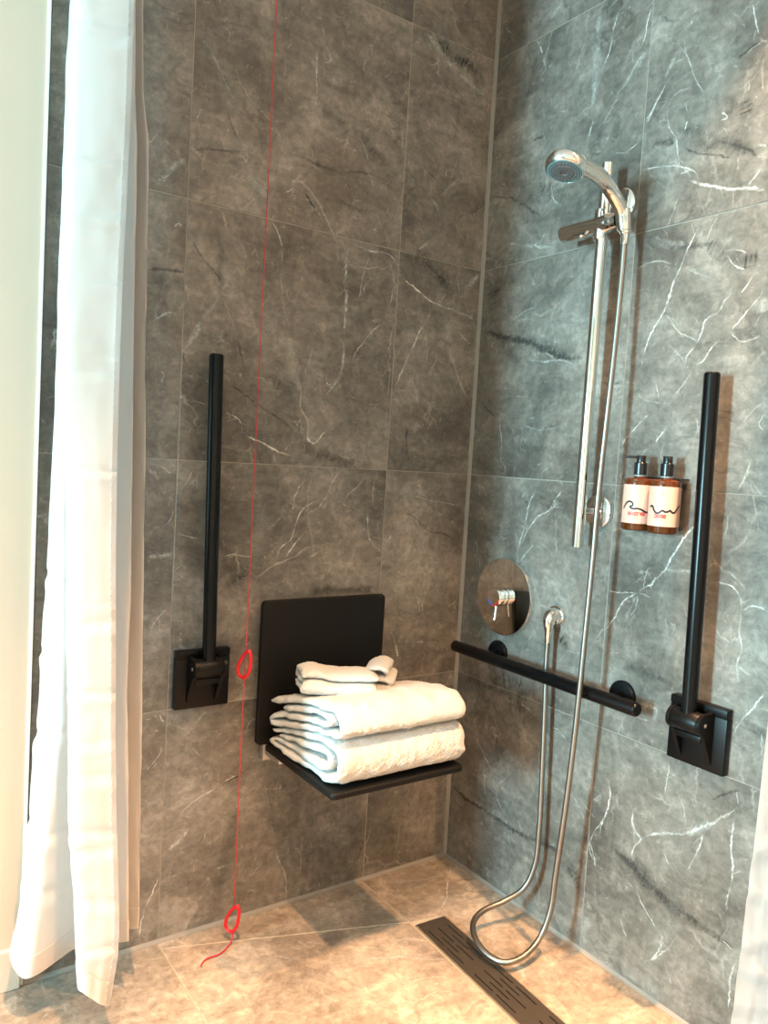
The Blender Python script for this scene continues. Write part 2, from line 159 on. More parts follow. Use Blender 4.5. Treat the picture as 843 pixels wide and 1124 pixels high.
def catmull(pts, per=8, closed=False):
    P = [Vector(p) for p in pts]
    n = len(P)
    out = []
    rng = n if closed else n - 1
    for i in range(rng):
        p0 = P[(i - 1) % n] if closed or i > 0 else P[0] * 2 - P[1]
        p1, p2 = P[i], P[(i + 1) % n]
        p3 = P[(i + 2) % n] if closed or i + 2 < n else p2 * 2 - p1
        # centripetal parametrisation
        t0 = 0.0
        t1 = t0 + max((p1 - p0).length, 1e-6) ** 0.5
        t2 = t1 + max((p2 - p1).length, 1e-6) ** 0.5
        t3 = t2 + max((p3 - p2).length, 1e-6) ** 0.5
        for k in range(per):
            t = t1 + (t2 - t1) * k / per
            a1 = p0 * ((t1 - t) / (t1 - t0)) + p1 * ((t - t0) / (t1 - t0))
            a2 = p1 * ((t2 - t) / (t2 - t1)) + p2 * ((t - t1) / (t2 - t1))
            a3 = p2 * ((t3 - t) / (t3 - t2)) + p3 * ((t - t2) / (t3 - t2))
            b1 = a1 * ((t2 - t) / (t2 - t0)) + a2 * ((t - t0) / (t2 - t0))
            b2 = a2 * ((t3 - t) / (t3 - t1)) + a3 * ((t - t1) / (t3 - t1))
            out.append(b1 * ((t2 - t) / (t2 - t1)) + b2 * ((t - t1) / (t2 - t1)))
    if not closed: out.append(P[-1])
    return out

def lerp(a, b, t): return a + (b - a) * t
def sstep(a, b, x):
    t = max(0.0, min(1.0, (x - a) / (b - a)))
    return t * t * (3 - 2 * t)

# ------------------------------------------------------------------ materials
def new_mat(name):
    m = bpy.data.materials.new(name)
    m.use_nodes = True
    nt = m.node_tree
    return m, nt, nt.nodes['Principled BSDF'], nt.nodes['Material Output']

def principled(name, color, rough=0.5, metal=0.0, noise_amt=0.0, noise_scale=40.0, bump=0.0, bump_scale=200.0, trans=0.0, ior=1.45, coat=0.0, spec=0.5, sheen=0.0):
    m, nt, p, out = new_mat(name)
    p.inputs['Base Color'].default_value = (*color, 1)
    p.inputs['Roughness'].default_value = rough
    p.inputs['Metallic'].default_value = metal
    p.inputs['Transmission Weight'].default_value = trans
    p.inputs['IOR'].default_value = ior
    p.inputs['Coat Weight'].default_value = coat
    p.inputs['Specular IOR Level'].default_value = spec
    p.inputs['Sheen Weight'].default_value = sheen
    tc = nt.nodes.new('ShaderNodeTexCoord')
    if noise_amt:
        n = nt.nodes.new('ShaderNodeTexNoise')
        n.inputs['Scale'].default_value = noise_scale
        n.inputs['Detail'].default_value = 6
        nt.links.new(tc.outputs['Object'], n.inputs['Vector'])
        mx = nt.nodes.new('ShaderNodeMix'); mx.data_type = 'RGBA'
        mx.inputs['A'].default_value = (*[c * (1 - noise_amt) for c in color], 1)
        mx.inputs['B'].default_value = (*[min(1, c * (1 + noise_amt)) for c in color], 1)
        nt.links.new(n.outputs['Fac'], mx.inputs['Factor'])
        nt.links.new(mx.outputs['Result'], p.inputs['Base Color'])
    if bump:
        n = nt.nodes.new('ShaderNodeTexNoise')
        n.inputs['Scale'].default_value = bump_scale
        n.inputs['Detail'].default_value = 4
        nt.links.new(tc.outputs['Object'], n.inputs['Vector'])
        b = nt.nodes.new('ShaderNodeBump')
        b.inputs['Strength'].default_value = bump
        b.inputs['Distance'].default_value = 0.002
        nt.links.new(n.outputs['Fac'], b.inputs['Height'])
        nt.links.new(b.outputs['Normal'], p.inputs['Normal'])
    return m

class G:
    """tiny node-graph helper"""
    def __init__(s, nt): s.nt = nt
    def n(s, t, **kw):
        x = s.nt.nodes.new(t)
        for k, v in kw.items(): setattr(x, k, v)
        return x
    def l(s, a, b): s.nt.links.new(a, b)
    def math(s, op, a, b=None, clamp=False):
        x = s.n('ShaderNodeMath', operation=op); x.use_clamp = clamp
        for i, v in enumerate((a, b)):
            if v is None: continue
            if isinstance(v, (int, float)): x.inputs[i].default_value = v
            else: s.l(v, x.inputs[i])
        return x.outputs[0]
    def noise(s, vec, scale, detail=4, rough=0.5, dist=0.0):
        x = s.n('ShaderNodeTexNoise')
        x.inputs['Scale'].default_value = scale; x.inputs['Detail'].default_value = detail
        x.inputs['Roughness'].default_value = rough; x.inputs['Distortion'].default_value = dist
        s.l(vec, x.inputs['Vector']); return x
    def ramp(s, fac, stops):
        x = s.n('ShaderNodeValToRGB')
        cr = x.color_ramp
        while len(cr.elements) < len(stops): cr.elements.new(0.5)
        for e, (p, c) in zip(cr.elements, stops):
            e.position = p
            e.color = (c, c, c, 1) if isinstance(c, (int, float)) else (*c, 1)
        s.l(fac, x.inputs['Fac']); return x.outputs['Color']
    def mix(s, fac, a, b, mode='MIX'):
        x = s.n('ShaderNodeMix', data_type='RGBA', blend_type=mode)
        x.clamp_factor = True
        for k, v in (('Factor', fac), ('A', a), ('B', b)):
            if isinstance(v, (int, float)): x.inputs[k].default_value = v
            elif isinstance(v, tuple): x.inputs[k].default_value = (*v, 1)
            else: s.l(v, x.inputs[k])
        return x.outputs['Result']
    def mapping(s, vec, scale=(1, 1, 1), rot=(0, 0, 0), loc=(0, 0, 0)):
        x = s.n('ShaderNodeMapping')
        x.inputs['Scale'].default_value = scale; x.inputs['Rotation'].default_value = rot; x.inputs['Location'].default_value = loc
        s.l(vec, x.inputs['Vector']); return x.outputs[0]
    def warp(s, vec, scale, amt, detail=3):
        nz = s.noise(vec, scale, detail)
        sub = s.n('ShaderNodeVectorMath', operation='SUBTRACT'); s.l(nz.outputs['Color'], sub.inputs[0]); sub.inputs[1].default_value = (.5, .5, .5)
        sc = s.n('ShaderNodeVectorMath', operation='SCALE'); s.l(sub.outputs[0], sc.inputs[0]); sc.inputs['Scale'].default_value = amt
        ad = s.n('ShaderNodeVectorMath', operation='ADD'); s.l(vec, ad.inputs[0]); s.l(sc.outputs[0], ad.inputs[1])
        return ad.outputs[0]

def tile_material(name, dark, mid, light, vein, rough=0.42):
    """grey marble-effect porcelain: clouds, facets, fine scratches, hair veins"""
    m, nt, p, out = new_mat(name)
    g = G(nt)
    uv = g.n('ShaderNodeUVMap'); uv.uv_map = 'UVMap'
    v = uv.outputs['UV']
    w = g.warp(v, 3.0, 0.22, 4)
    w2 = g.warp(v, 14.0, 0.05, 4)
    cloud = g.noise(w, 3.2, 9, 0.62, 0.5).outputs['Fac']
    base = g.ramp(cloud, [(0.34, dark), (0.50, mid), (0.68, light)])
    # angular facets of slightly different tone
    vo = g.n('ShaderNodeTexVoronoi', feature='F1'); vo.inputs['Scale'].default_value = 5.5
    g.l(g.mapping(g.warp(v, 6.0, 0.16, 3), scale=(1, .62, 1), rot=(0, 0, .55)), vo.inputs['Vector'])
    sep = g.n('ShaderNodeSeparateColor'); g.l(vo.outputs['Color'], sep.inputs[0])
    fac = g.math('MULTIPLY_ADD', sep.outputs[0], 0.30); nt.nodes[-1].inputs[2].default_value = 0.85
    base = g.mix(1.0, base, fac, 'MULTIPLY')
    # long brushed streaks
    st = g.noise(g.mapping(w2, scale=(5, 34, 1), rot=(0, 0, -.5)), 1.0, 6, 0.65, 0.3).outputs['Fac']
    stc = g.math('MULTIPLY_ADD', st, 1.2); nt.nodes[-1].inputs[2].default_value = 0.40
    base = g.mix(0.75, base, stc, 'MULTIPLY')
    # mottling between the clouds and the grain
    mo = g.noise(w2, 17, 8, 0.72, 0.8).outputs['Fac']
    moc = g.math('MULTIPLY_ADD', mo, 2.0); nt.nodes[-1].inputs[2].default_value = 0.0
    base = g.mix(0.72, base, moc, 'MULTIPLY')
    # fine grain
    gr = g.noise(w2, 55, 7, 0.7).outputs['Fac']
    grc = g.math('MULTIPLY_ADD', gr, 2.0); nt.nodes[-1].inputs[2].default_value = 0.0
    base = g.mix(0.8, base, grc, 'MULTIPLY')
    # dark fissures along ridges of a warped noise
    rd = g.noise(g.mapping(w, scale=(1, 2.0, 1), rot=(0, 0, .6)), 2.6, 7, 0.55, 0.4).outputs['Fac']
    ab = g.math('ABSOLUTE', g.math('SUBTRACT', rd, 0.5))
    fis = g.math('MULTIPLY', g.ramp(ab, [(0.0, 1.0), (0.022, 0.0)]), g.ramp(g.noise(v, 3.3, 3).outputs['Fac'], [(0.48, 0.0), (0.62, 1.0)]))
    base = g.mix(g.math('MULTIPLY', fis, 0.55), base, tuple(c * 0.55 for c in dark))
    # hair veins: cell edges, broken up
    def veins(scale, width, lo, hi, amt, wamt, rot):
        nonlocal base
        x = g.n('ShaderNodeTexVoronoi', feature='DISTANCE_TO_EDGE'); x.inputs['Scale'].default_value = scale
        g.l(g.mapping(g.warp(g.warp(v, 2.5, wamt, 2), 34, 0.030, 6), rot=(0, 0, rot), scale=(1, .7, 1)), x.inputs['Vector'])
        e = g.ramp(x.outputs['Distance'], [(0.0, 1.0), (width, 0.0)])
        k = g.ramp(g.noise(v, scale * 1.1, 4, 0.6).outputs['Fac'], [(lo, 0.0), (hi, 1.0)])
        base = g.mix(g.math('MULTIPLY', g.math('MULTIPLY', e, k), amt), base, vein)
    veins(4.2, 0.012, 0.52, 0.68, 0.42, 0.30, 0.5)
    veins(13.0, 0.030, 0.55, 0.68, 0.42, 0.12, -0.4)
    veins(34.0, 0.050, 0.56, 0.70, 0.40, 0.06, 0.2)
    # tiny pale flecks
    fl = g.noise(g.mapping(w2, scale=(1, 2.2, 1), rot=(0, 0, -.7)), 70, 3, 0.6).outputs['Fac']
    flk = g.math('MULTIPLY', g.ramp(fl, [(0.66, 0.0), (0.74, 1.0)]), g.ramp(g.noise(v, 7, 3).outputs['Fac'], [(0.50, 0.0), (0.65, 1.0)]))
    base = g.mix(g.math('MULTIPLY', flk, 0.65), base, vein)
    g.l(base, p.inputs['Base Color'])
    rr = g.math('MULTIPLY_ADD', cloud, 0.16); nt.nodes[-1].inputs[2].default_value = rough - 0.08
    g.l(rr, p.inputs['Roughness'])
    b = g.n('ShaderNodeBump'); b.inputs['Strength'].default_value = 0.12; b.inputs['Distance'].default_value = 0.001
    g.l(gr, b.inputs['Height']); g.l(b.outputs['Normal'], p.inputs['Normal'])
    return m

def vein_material(name, color, sharp, gain):
    """a mineral vein printed in the tile: its edge feathers into the tile around it"""
    m, nt, p, out = new_mat(name)
    g = G(nt)
    uv = g.n('ShaderNodeUVMap'); uv.uv_map = 'UVMap'     # u: metres along + seed, v: -1..1 across
    ms = g.n('ShaderNodeUVMap'); ms.uv_map = 'Strength'
    sp = g.n('ShaderNodeSeparateXYZ'); g.l(uv.outputs['UV'], sp.inputs[0])
    ss = g.n('ShaderNodeSeparateXYZ'); g.l(ms.outputs['UV'], ss.inputs[0])
    geo = g.n('ShaderNodeNewGeometry')
    n1 = g.noise(geo.outputs['Position'], 90, 5, 0.7).outputs['Fac']
    n2 = g.noise(geo.outputs['Position'], 22, 4, 0.6).outputs['Fac']
    d = g.math('ABSOLUTE', sp.outputs['Y'])
    d = g.math('ADD', d, g.math('MULTIPLY', g.math('SUBTRACT', n1, 0.5), 2.6))
    fall = g.ramp(d, [(0.0, 1.0), (sharp, 0.75), (0.95, 0.0)])
    brk = g.ramp(n2, [(0.37, 0.18), (0.56, 1.0)])
    edge = g.ramp(g.math('ABSOLUTE', sp.outputs['Y']), [(0.7, 1.0), (0.98, 0.0)])
    a = g.math('MULTIPLY', g.math('MULTIPLY', g.math('MULTIPLY', fall, brk), edge), g.math('MULTIPLY', ss.outputs['X'], gain), True)
    p.inputs['Base Color'].default_value = (*color, 1)
    p.inputs['Roughness'].default_value = 0.42
    g.l(a, p.inputs['Alpha'])
    return m

def fabric_material(name, color, translucency, rough=0.6, bump=0.15, scale=900):
    m, nt, p, out = new_mat(name)
    g = G(nt)
    tc = g.n('ShaderNodeTexCoord')
    p.inputs['Base Color'].default_value = (*color, 1)
    p.inputs['Roughness'].default_value = rough
    p.inputs['Sheen Weight'].default_value = 0.15
    nz = g.noise(tc.outputs['Object'], scale, 2)
    n2 = g.noise(tc.outputs['Object'], 30, 4)
    h = g.math('MULTIPLY_ADD', n2.outputs['Fac'], 1.5); g.l(nz.outputs['Fac'], nt.nodes[-1].inputs[2])
    b = g.n('ShaderNodeBump'); b.inputs['Strength'].default_value = bump; b.inputs['Distance'].default_value = 0.002
    g.l(h, b.inputs['Height']); g.l(b.outputs['Normal'], p.inputs['Normal'])
    if translucency:
        t = g.n('ShaderNodeBsdfTranslucent'); t.inputs['Color'].default_value = (*color, 1)
        mx = g.n('ShaderNodeMixShader'); mx.inputs['Fac'].default_value = translucency
        g.l(p.outputs[0], mx.inputs[1]); g.l(t.outputs[0], mx.inputs[2]); g.l(mx.outputs[0], out.inputs['Surface'])
    return m

def terry_material(name, color):
    m, nt, p, out = new_mat(name)
    g = G(nt)
    tc = g.n('ShaderNodeTexCoord')
    a = g.noise(tc.outputs['Object'], 260, 3, 0.6).outputs['Fac']
    c = g.noise(tc.outputs['Object'], 620, 2, 0.6).outputs['Fac']
    h = g.math('ADD', a, g.math('MULTIPLY', c, 0.6))
    col = g.mix(a, tuple(x * 0.90 for x in color), tuple(min(1, x * 1.04) for x in color))
    g.l(col, p.inputs['Base Color'])
    p.inputs['Roughness'].default_value = 0.95
    p.inputs['Sheen Weight'].default_value = 0.4
    p.inputs['Sheen Roughness'].default_value = 0.5
    b = g.n('ShaderNodeBump'); b.inputs['Strength'].default_value = 1.0; b.inputs['Distance'].default_value = 0.006
    g.l(h, b.inputs['Height']); g.l(b.outputs['Normal'], p.inputs['Normal'])
    return m

def emission(name, color, strength):
    m, nt, p, out = new_mat(name)
    e = nt.nodes.new('ShaderNodeEmission')
    e.inputs['Color'].default_value = (*color, 1); e.inputs['Strength'].default_value = strength
    nt.links.new(e.outputs[0], out.inputs['Surface'])
    return m

TILE = tile_material('marble_tile', TILE_D, TILE_M, TILE_L, TILE_V)
FLOOR_TILE_LIT = tile_material('marble_tile_lit', *FLOOR_LIT_T)  # same tile as the walls, with warm lamplight put into its colours
V_WHITE = vein_material('vein_white', VEIN_W, 0.30, .95)
V_SOFT = vein_material('vein_soft', VEIN_S, 0.15, 1.2)
V_DARK = vein_material('vein_dark', VEIN_K, 0.25, .85)
GROUT = principled('grout', (.30, .27, .23), .85, noise_amt=.15, noise_scale=60)
FLOOR_GROUT = principled('floor_grout', (.40, .34, .27), .85, noise_amt=.15, noise_scale=60)
SEAL = principled('sealant', (.22, .205, .185), .55, noise_amt=.06)
PAINT = principled('wall_paint', (.58, .485, .395), .7, bump=.05, bump_scale=300)
PAINT_SKIRT = principled('skirting_paint', (.60, .54, .47), .45, bump=.02)
CEIL = principled('ceiling_paint', (.85, .84, .82), .85)
TRIM = principled('tile_edge_trim', (.85, .84, .82), .3)
BLACK = principled('black_powder_coat', (.004, .004, .0042), .36, noise_amt=.1, bump=.03, bump_scale=500, spec=.22)
BLACK_SATIN = principled('black_satin_rail', (.003, .003, .0034), .24, spec=.25)
SEAT_BLACK = principled('black_seat_plastic', (.0055, .005, .0045), .5, spec=.22, bump=.06, bump_scale=700)
CHROME = principled('chrome', (.78, .77, .75), .06, 1.0)
CHROME_HOSE = principled('steel_hose', (.30, .28, .255), .36, 1.0)
STEEL = principled('brushed_steel', (.55, .52, .48), .32, 1.0)
DRAIN_MAT = principled('bronze_steel', (.065, .053, .042), .5, .5, noise_amt=.15)
DARK = principled('dark_void', (.004, .004, .004), .8)
GREY_METAL = principled('grey_bracket', (.42, .41, .40), .35, .7)
SPRAY = principled('spray_face_grey', (.10, .10, .10), .35)
TEAL = principled('spray_ring_teal', (.12, .32, .36), .35)
RED = principled('red_plastic', (.62, .010, .018), .32)
RED_CORD = principled('red_cord', (.50, .025, .04), .6)
HOT = principled('hot_mark_red', (.6, .02, .02), .4)
COLD = principled('cold_mark_blue', (.03, .06, .35), .4)
AMBER = principled('amber_bottle', (.17, .042, .008), .08, trans=.5, ior=1.4, coat=.3)
LABEL = principled('pink_label', (.72, .41, .32), .45)
INK_BLACK = principled('ink_black', (.008, .008, .012), .5)
INK_RED = principled('ink_red', (.60, .02, .025), .5)
PUMP = principled('pump_black', (.010, .010, .011), .28)
NECK = principled('neck_white', (.42, .40, .37), .4)
FABRIC = fabric_material('white_curtain_fabric', (.70, .675, .66), .44, rough=.5)
FABRIC_HEM = fabric_material('white_curtain_hem', (.70, .675, .66), .38, rough=.5)
THREAD = principled('white_thread', (.62, .60, .58), .7)
TERRY = terry_material('white_terry', (.78, .755, .715))
LAMP_GLOW = emission('downlight_glow', (1.0, .78, .52), 18.0)
LAMP_RING = principled('downlight_ring', (.85, .85, .85), .35)
WHITE_PLASTIC = principled('white_plastic', (.82, .81, .78), .4)
def thin_glass(name, fac=.06):
    m, nt, p, out = new_mat(name)
    t = nt.nodes.new('ShaderNodeBsdfTransparent'); t.inputs['Color'].default_value = (.96, .98, .98, 1)
    gl = nt.nodes.new('ShaderNodeBsdfGlossy'); gl.inputs['Roughness'].default_value = .02
    mx = nt.nodes.new('ShaderNodeMixShader'); mx.inputs['Fac'].default_value = fac
    nt.links.new(t.outputs[0], mx.inputs[1]); nt.links.new(gl.outputs[0], mx.inputs[2]); nt.links.new(mx.outputs[0], out.inputs['Surface'])
    return m
GLASS = thin_glass('window_glass')
ACRYL = thin_glass('clear_acrylic', .10)
FRAME = principled('window_frame_white', (.82, .82, .82), .35)
# ------------------------------------------------------------------ camera
cam_d = bpy.data.cameras.new('camera')
cam = bpy.data.objects.new('camera', cam_d)
COL.objects.link(cam)
cam_d.sensor_fit = 'VERTICAL'
cam_d.sensor_height = 36.0
cam_d.lens = 27.584
cam_d.clip_start = 0.01
M = Matrix(((0.82188238, -0.01081102, -0.56955463, -1.55179859),
            (-0.56665387, 0.08701671, -0.81934821, -1.79482627),
            (0.05841876, 0.99614819, 0.06539139, 1.2054742),
            (0, 0, 0, 1)))
cam.matrix_world = M
scene.camera = cam

# ------------------------------------------------------------------ tiled surfaces
H = 2.62
Z1 = 0.579
JOINT = 0.0022

def parse(s):
    out = []
    for item in s.split(';'):
        a = item.split()
        n = [int(x) / 1000 for x in a[3:]]
        out.append((a[0], float(a[1]) / 1000, float(a[2]), [(n[i], n[i + 1]) for i in range(0, len(n), 2)]))
    return out

def tiled(name, to3, nrm, rects, veins, grout_mat, extent, polys=None, relief=0.0012, seed=0):
    """one mesh: a grout bed, a bevelled slab face per tile and the veins printed in them.
    to3(a, b, h) maps in-plane metres + height above the bed to 3D"""
    rnd = random.Random(seed)
    bm = bmesh.new()
    uvl = bm.loops.layers.uv.new('UVMap')
    stl = bm.loops.layers.uv.new('Strength')
    a0, a1, b0, b1 = extent
    def face(pts, uvs, mi, st=None):
        vs = [bm.verts.new(p) for p in pts]
        f = bm.faces.new(vs)
        f.normal_update()
        if f.normal.dot(nrm) < 0:
            f.normal_flip()
        f.material_index = mi
        lut = {v: (uv, s) for v, uv, s in zip(vs, uvs, st or [1.0] * len(vs))}
        for lp in f.loops:
            lp[uvl].uv = lut[lp.vert][0]
            lp[stl].uv = (lut[lp.vert][1], 0)
        return f
    c = [(a0, b0), (a1, b0), (a1, b1), (a0, b1)]
    # solid backing: bed face, back face and sides
    face([to3(a, b, 0) for a, b in c], c, 1)
    back = [to3(a, b, -0.06) for a, b in c]
    front = [to3(a, b, 0) for a, b in c]
    f = bm.faces.new([bm.verts.new(p) for p in back]); f.material_index = 1
    for i in range(4):
        j = (i + 1) % 4
        f = bm.faces.new([bm.verts.new(p) for p in (front[i], front[j], back[j], back[i])]); f.material_index = 1
    plist = polys if polys else [[(x0, y0), (x1, y0), (x1, y1), (x0, y1)] for x0, x1, y0, y1 in rects]
    for poly in plist:
        ou, ov = rnd.uniform(-40, 40), rnd.uniform(-40, 40)
        flip = rnd.choice((-1, 1)); rot = rnd.choice((0, 1))
        cx = sum(p[0] for p in poly) / len(poly); cy = sum(p[1] for p in poly) / len(poly)
        def inset(d):
            out = []
            n = len(poly)
            area = sum(poly[i][0] * poly[(i + 1) % n][1] - poly[(i + 1) % n][0] * poly[i][1] for i in range(n))
            sg = 1 if area > 0 else -1
            for i in range(n):
                p0, p1, p2 = Vector(poly[i - 1]), Vector(poly[i]), Vector(poly[(i + 1) % n])
                d1, d2 = (p1 - p0).normalized(), (p2 - p1).normalized()
                n1, n2 = Vector((-d1.y, d1.x)) * sg, Vector((-d2.y, d2.x)) * sg
                k = (n1 + n2); k = k / max(0.3, (1 + n1.dot(n2)))
                out.append(tuple(p1 + k * d))
            return out
        lo, hi = inset(JOINT / 2), inset(JOINT / 2 + 0.0008)
        uvf = lambda p: ((p[0] * flip + ou), (p[1] + ov))
        n = len(poly)
        face([to3(*p, relief) for p in hi], [uvf(p) for p in hi], 0)
        for i in range(n):
            j = (i + 1) % n
            face([to3(*lo[i], 0.00005), to3(*lo[j], 0.00005), to3(*hi[j], relief), to3(*hi[i], relief)],
                 [uvf(lo[i]), uvf(lo[j]), uvf(hi[j]), uvf(hi[i])], 0)
    traced = parse(veins)
    for kind, w, st, pts in list(traced):
        if kind != 'w': continue
        for p, q in zip(pts, pts[1:]):
            L = math.hypot(q[0] - p[0], q[1] - p[1])
            for _ in range(int(L / .045 + rnd.random())):
                t = rnd.random(); a = math.atan2(q[1] - p[1], q[0] - p[0]) + rnd.choice((-1, 1)) * rnd.uniform(.25, .8) + rnd.choice((0, PI))
                s0 = (lerp(p[0], q[0], t), lerp(p[1], q[1], t)); ln = rnd.uniform(.010, .038)
                m1 = (s0[0] + math.cos(a) * ln * .5, s0[1] + math.sin(a) * ln * .5); a += rnd.uniform(-.5, .5)
                traced.append(('w', rnd.uniform(.0010, .0018), st * rnd.uniform(.35, .75), [s0, m1, (m1[0] + math.cos(a) * ln * .5, m1[1] + math.sin(a) * ln * .5)]))
    order = sorted(traced, key=lambda t: -t[1])
    for i, (kind, w, st, pts) in enumerate(order):
        mi = {'w': 2, 's': 3, 'd': 4}[kind]
        h = relief + 0.0001 + i * 0.0000025
        # jagged subdivision of the traced path
        P = [Vector((p[0], p[1], 0)) for p in catmull([(a, b, 0) for a, b in pts], 4)]
        for _ in range(2):
            Q = [P[0]]
            for p, q in zip(P, P[1:]):
                L = (q - p).length
                mid = (p + q) / 2
                if L > 0.006:
                    t = Vector((-(q - p).y, (q - p).x, 0))
                    mid += t * rnd.uniform(-.17, .17)
                    Q += [mid, q]
                else:
                    Q.append(q)
            P = Q
        ww = w * (1.15 if kind != 'w' else .78)
        s = rnd.uniform(0, 50)
        L, Rr, S, A = [], [], [], []
        n = len(P)
        for k, p in enumerate(P):
            d = P[min(k + 1, n - 1)] - P[max(k - 1, 0)]
            if d.length < 1e-9: d = Vector((1, 0, 0))
            d.normalize()
            t = Vector((-d.y, d.x, 0))
            taper = min(1.0, 0.35 + min(k, n - 1 - k) / max(1, n * 0.25))
            wk = ww * taper * (0.75 + 0.5 * rnd.random())
            L.append(p + t * wk); Rr.append(p - t * wk)
            S.append(s); A.append(st * min(1.0, (min(k, n - 1 - k) + 0.15) / max(1, n * 0.12)))
            if k < n - 1: s += (P[k + 1] - p).length
        for k in range(n - 1):
            quad = [L[k], L[k + 1], Rr[k + 1], Rr[k]]
            quad = [(min(max(q.x, a0), a1), min(max(q.y, b0), b1)) for q in quad]
            try:
                face([to3(*q, h) for q in quad],
                     [(S[k], 1), (S[k + 1], 1), (S[k + 1], -1), (S[k], -1)], mi,
                     [A[k], A[k + 1], A[k + 1], A[k]])
            except ValueError:
                pass
    o = struct(name, bm, [FLOOR_TILE_LIT if name == 'floor' else TILE, grout_mat, V_WHITE, V_SOFT, V_DARK])
    return o

rows = [(0.0, Z1), (Z1, Z1 + .6), (Z1 + .6, Z1 + 1.2), (Z1 + 1.2, Z1 + 1.8), (Z1 + 1.8, H)]
XE = -1.207
REL = 0.0012
lrects = [(x0, x1, z0, z1) for z0, z1 in rows for x0, x1 in ((XE, -.9025), (-.9025, -.3022), (-.3022, 0))]
tiled('wall_back', lambda a, b, h: Vector((a, -h + REL, b)), Vector((0, -1, 0)), lrects, VEINS_L, GROUT, (XE, 0.0, 0.0, H), seed=SEED_L)
rrects = [(y1, y0, z0, z1) for z0, z1 in rows for y0, y1 in ((0, -.543), (-.543, -1.143), (-1.143, -1.743), (-1.743, -2.343), (-2.343, -2.943), (-2.943, -3.5))]
tiled('wall_right', lambda a, b, h: Vector((-h + REL, a, b)), Vector((-1, 0, 0)), rrects, VEINS_R, GROUT, (-3.5, 0.0, 0.0, H), seed=SEED_R)
fp = [[(-.31, -.006), (-.006, -.006), (-.006, -1.2), (-.262, -1.2), (-.215, -.257), (-.31, -.236)],
      [(-.905, -.006), (-.31, -.006), (-.31, -.236), (-.905, -.030)],
      [(-.905, -.030), (-.31, -.236), (-.357, -1.2), (-.905, -1.2)],
      [(-1.505, -.006), (-.905, -.006), (-.905, -1.2), (-1.505, -1.2)]]
for i in range(7):
    for k in range(2):
        fp.append([(-2.105 - .6 * i + .0, -.006 - .597 * k), (-1.505 - .6 * i, -.006 - .597 * k), (-1.505 - .6 * i, -.603 - .597 * k), (-2.105 - .6 * i, -.603 - .597 * k)])
for i in range(9):
    for k in range(4):
        fp.append([(-.605 - .6 * i, -1.2 - .6 * k), (-.005 - .6 * i, -1.2 - .6 * k), (-.005 - .6 * i, -1.8 - .6 * k), (-.605 - .6 * i, -1.8 - .6 * k)])
JOINT = 0.0036
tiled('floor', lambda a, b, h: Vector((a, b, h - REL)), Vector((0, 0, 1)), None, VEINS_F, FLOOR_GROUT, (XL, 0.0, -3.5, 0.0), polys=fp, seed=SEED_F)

# sealant and edge trims
bm = bmesh.new(); prism(bm, [(-.0085, -.0002, 0), (-.0005, -.0002, 0), (-.0005, -.0085, 0), (-.004, -.006, 0)], (0, 0, 1), 0, H)
struct('trim_1', bm, SEAL)
bm = bmesh.new(); prism(bm, [(0, -.0002, .0075), (0, -.0002, .0004), (0, -.0085, .0004), (0, -.0035, .0035)], (1, 0, 0), XE, -.001)
struct('trim_2', bm, SEAL)
bm = bmesh.new(); prism(bm, [(-.0002, 0, .0075), (-.0002, 0, .0004), (-.0085, 0, .0004), (-.0035, 0, .0035)], (0, 1, 0), -3.4, -.001)
struct('trim_3', bm, SEAL)
bm = bmesh.new(); box(bm, XE - .007, XE - .0005, -.0055, .02, 0, H, .0012)
struct('trim_4', bm, TRIM)

# painted wall beside the tiles, ceiling, other walls of the bathroom
bm = bmesh.new(); box(bm, XL, XE - .007, -.002, .06, 0, H)
struct('wall_painted', bm, PAINT)
bm = bmesh.new(); box(bm, XL, XE - .008, -.016, -.0022, 0.0, .094, .003)
struct('baseboard_back', bm, PAINT_SKIRT)
bm = bmesh.new(); box(bm, XL - .06, .06, -3.56, .06, H, H + .06)
struct('ceiling', bm, CEIL)
bm = bmesh.new(); box(bm, XL - .06, .06, -3.56, -3.5, 0, H)
struct('wall_front', bm, PAINT)
WY0, WY1, WZ0, WZ1 = WIN
bm = bmesh.new()
box(bm, XL - .06, XL, WY1, .06, 0, H); box(bm, XL - .06, XL, -3.5, WY0, 0, H)
box(bm, XL - .06, XL, WY0, WY1, 0, WZ0); box(bm, XL - .06, XL, WY0, WY1, WZ1, H)
struct('wall_left', bm, PAINT)
win = empty('window_1', (XL - .03, (WY0 + WY1) / 2, WZ0), 'bright window in the left bathroom wall', 'window'); win['kind'] = 'structure'
bm = bmesh.new()
box(bm, XL - .055, XL - .005, WY0, WY0 + .05, WZ0, WZ1, .004); box(bm, XL - .055, XL - .005, WY1 - .05, WY1, WZ0, WZ1, .004)
box(bm, XL - .055, XL - .005, WY0 + .05, WY1 - .05, WZ0, WZ0 + .05, .004); box(bm, XL - .055, XL - .005, WY0 + .05, WY1 - .05, WZ1 - .05, WZ1, .004)
obj('window_frame', bm, FRAME, win)
bm = bmesh.new(); box(bm, XL - .034, XL - .026, WY0 + .05, WY1 - .05, WZ0 + .05, WZ1 - .05)
obj('pane', bm, GLASS, win)

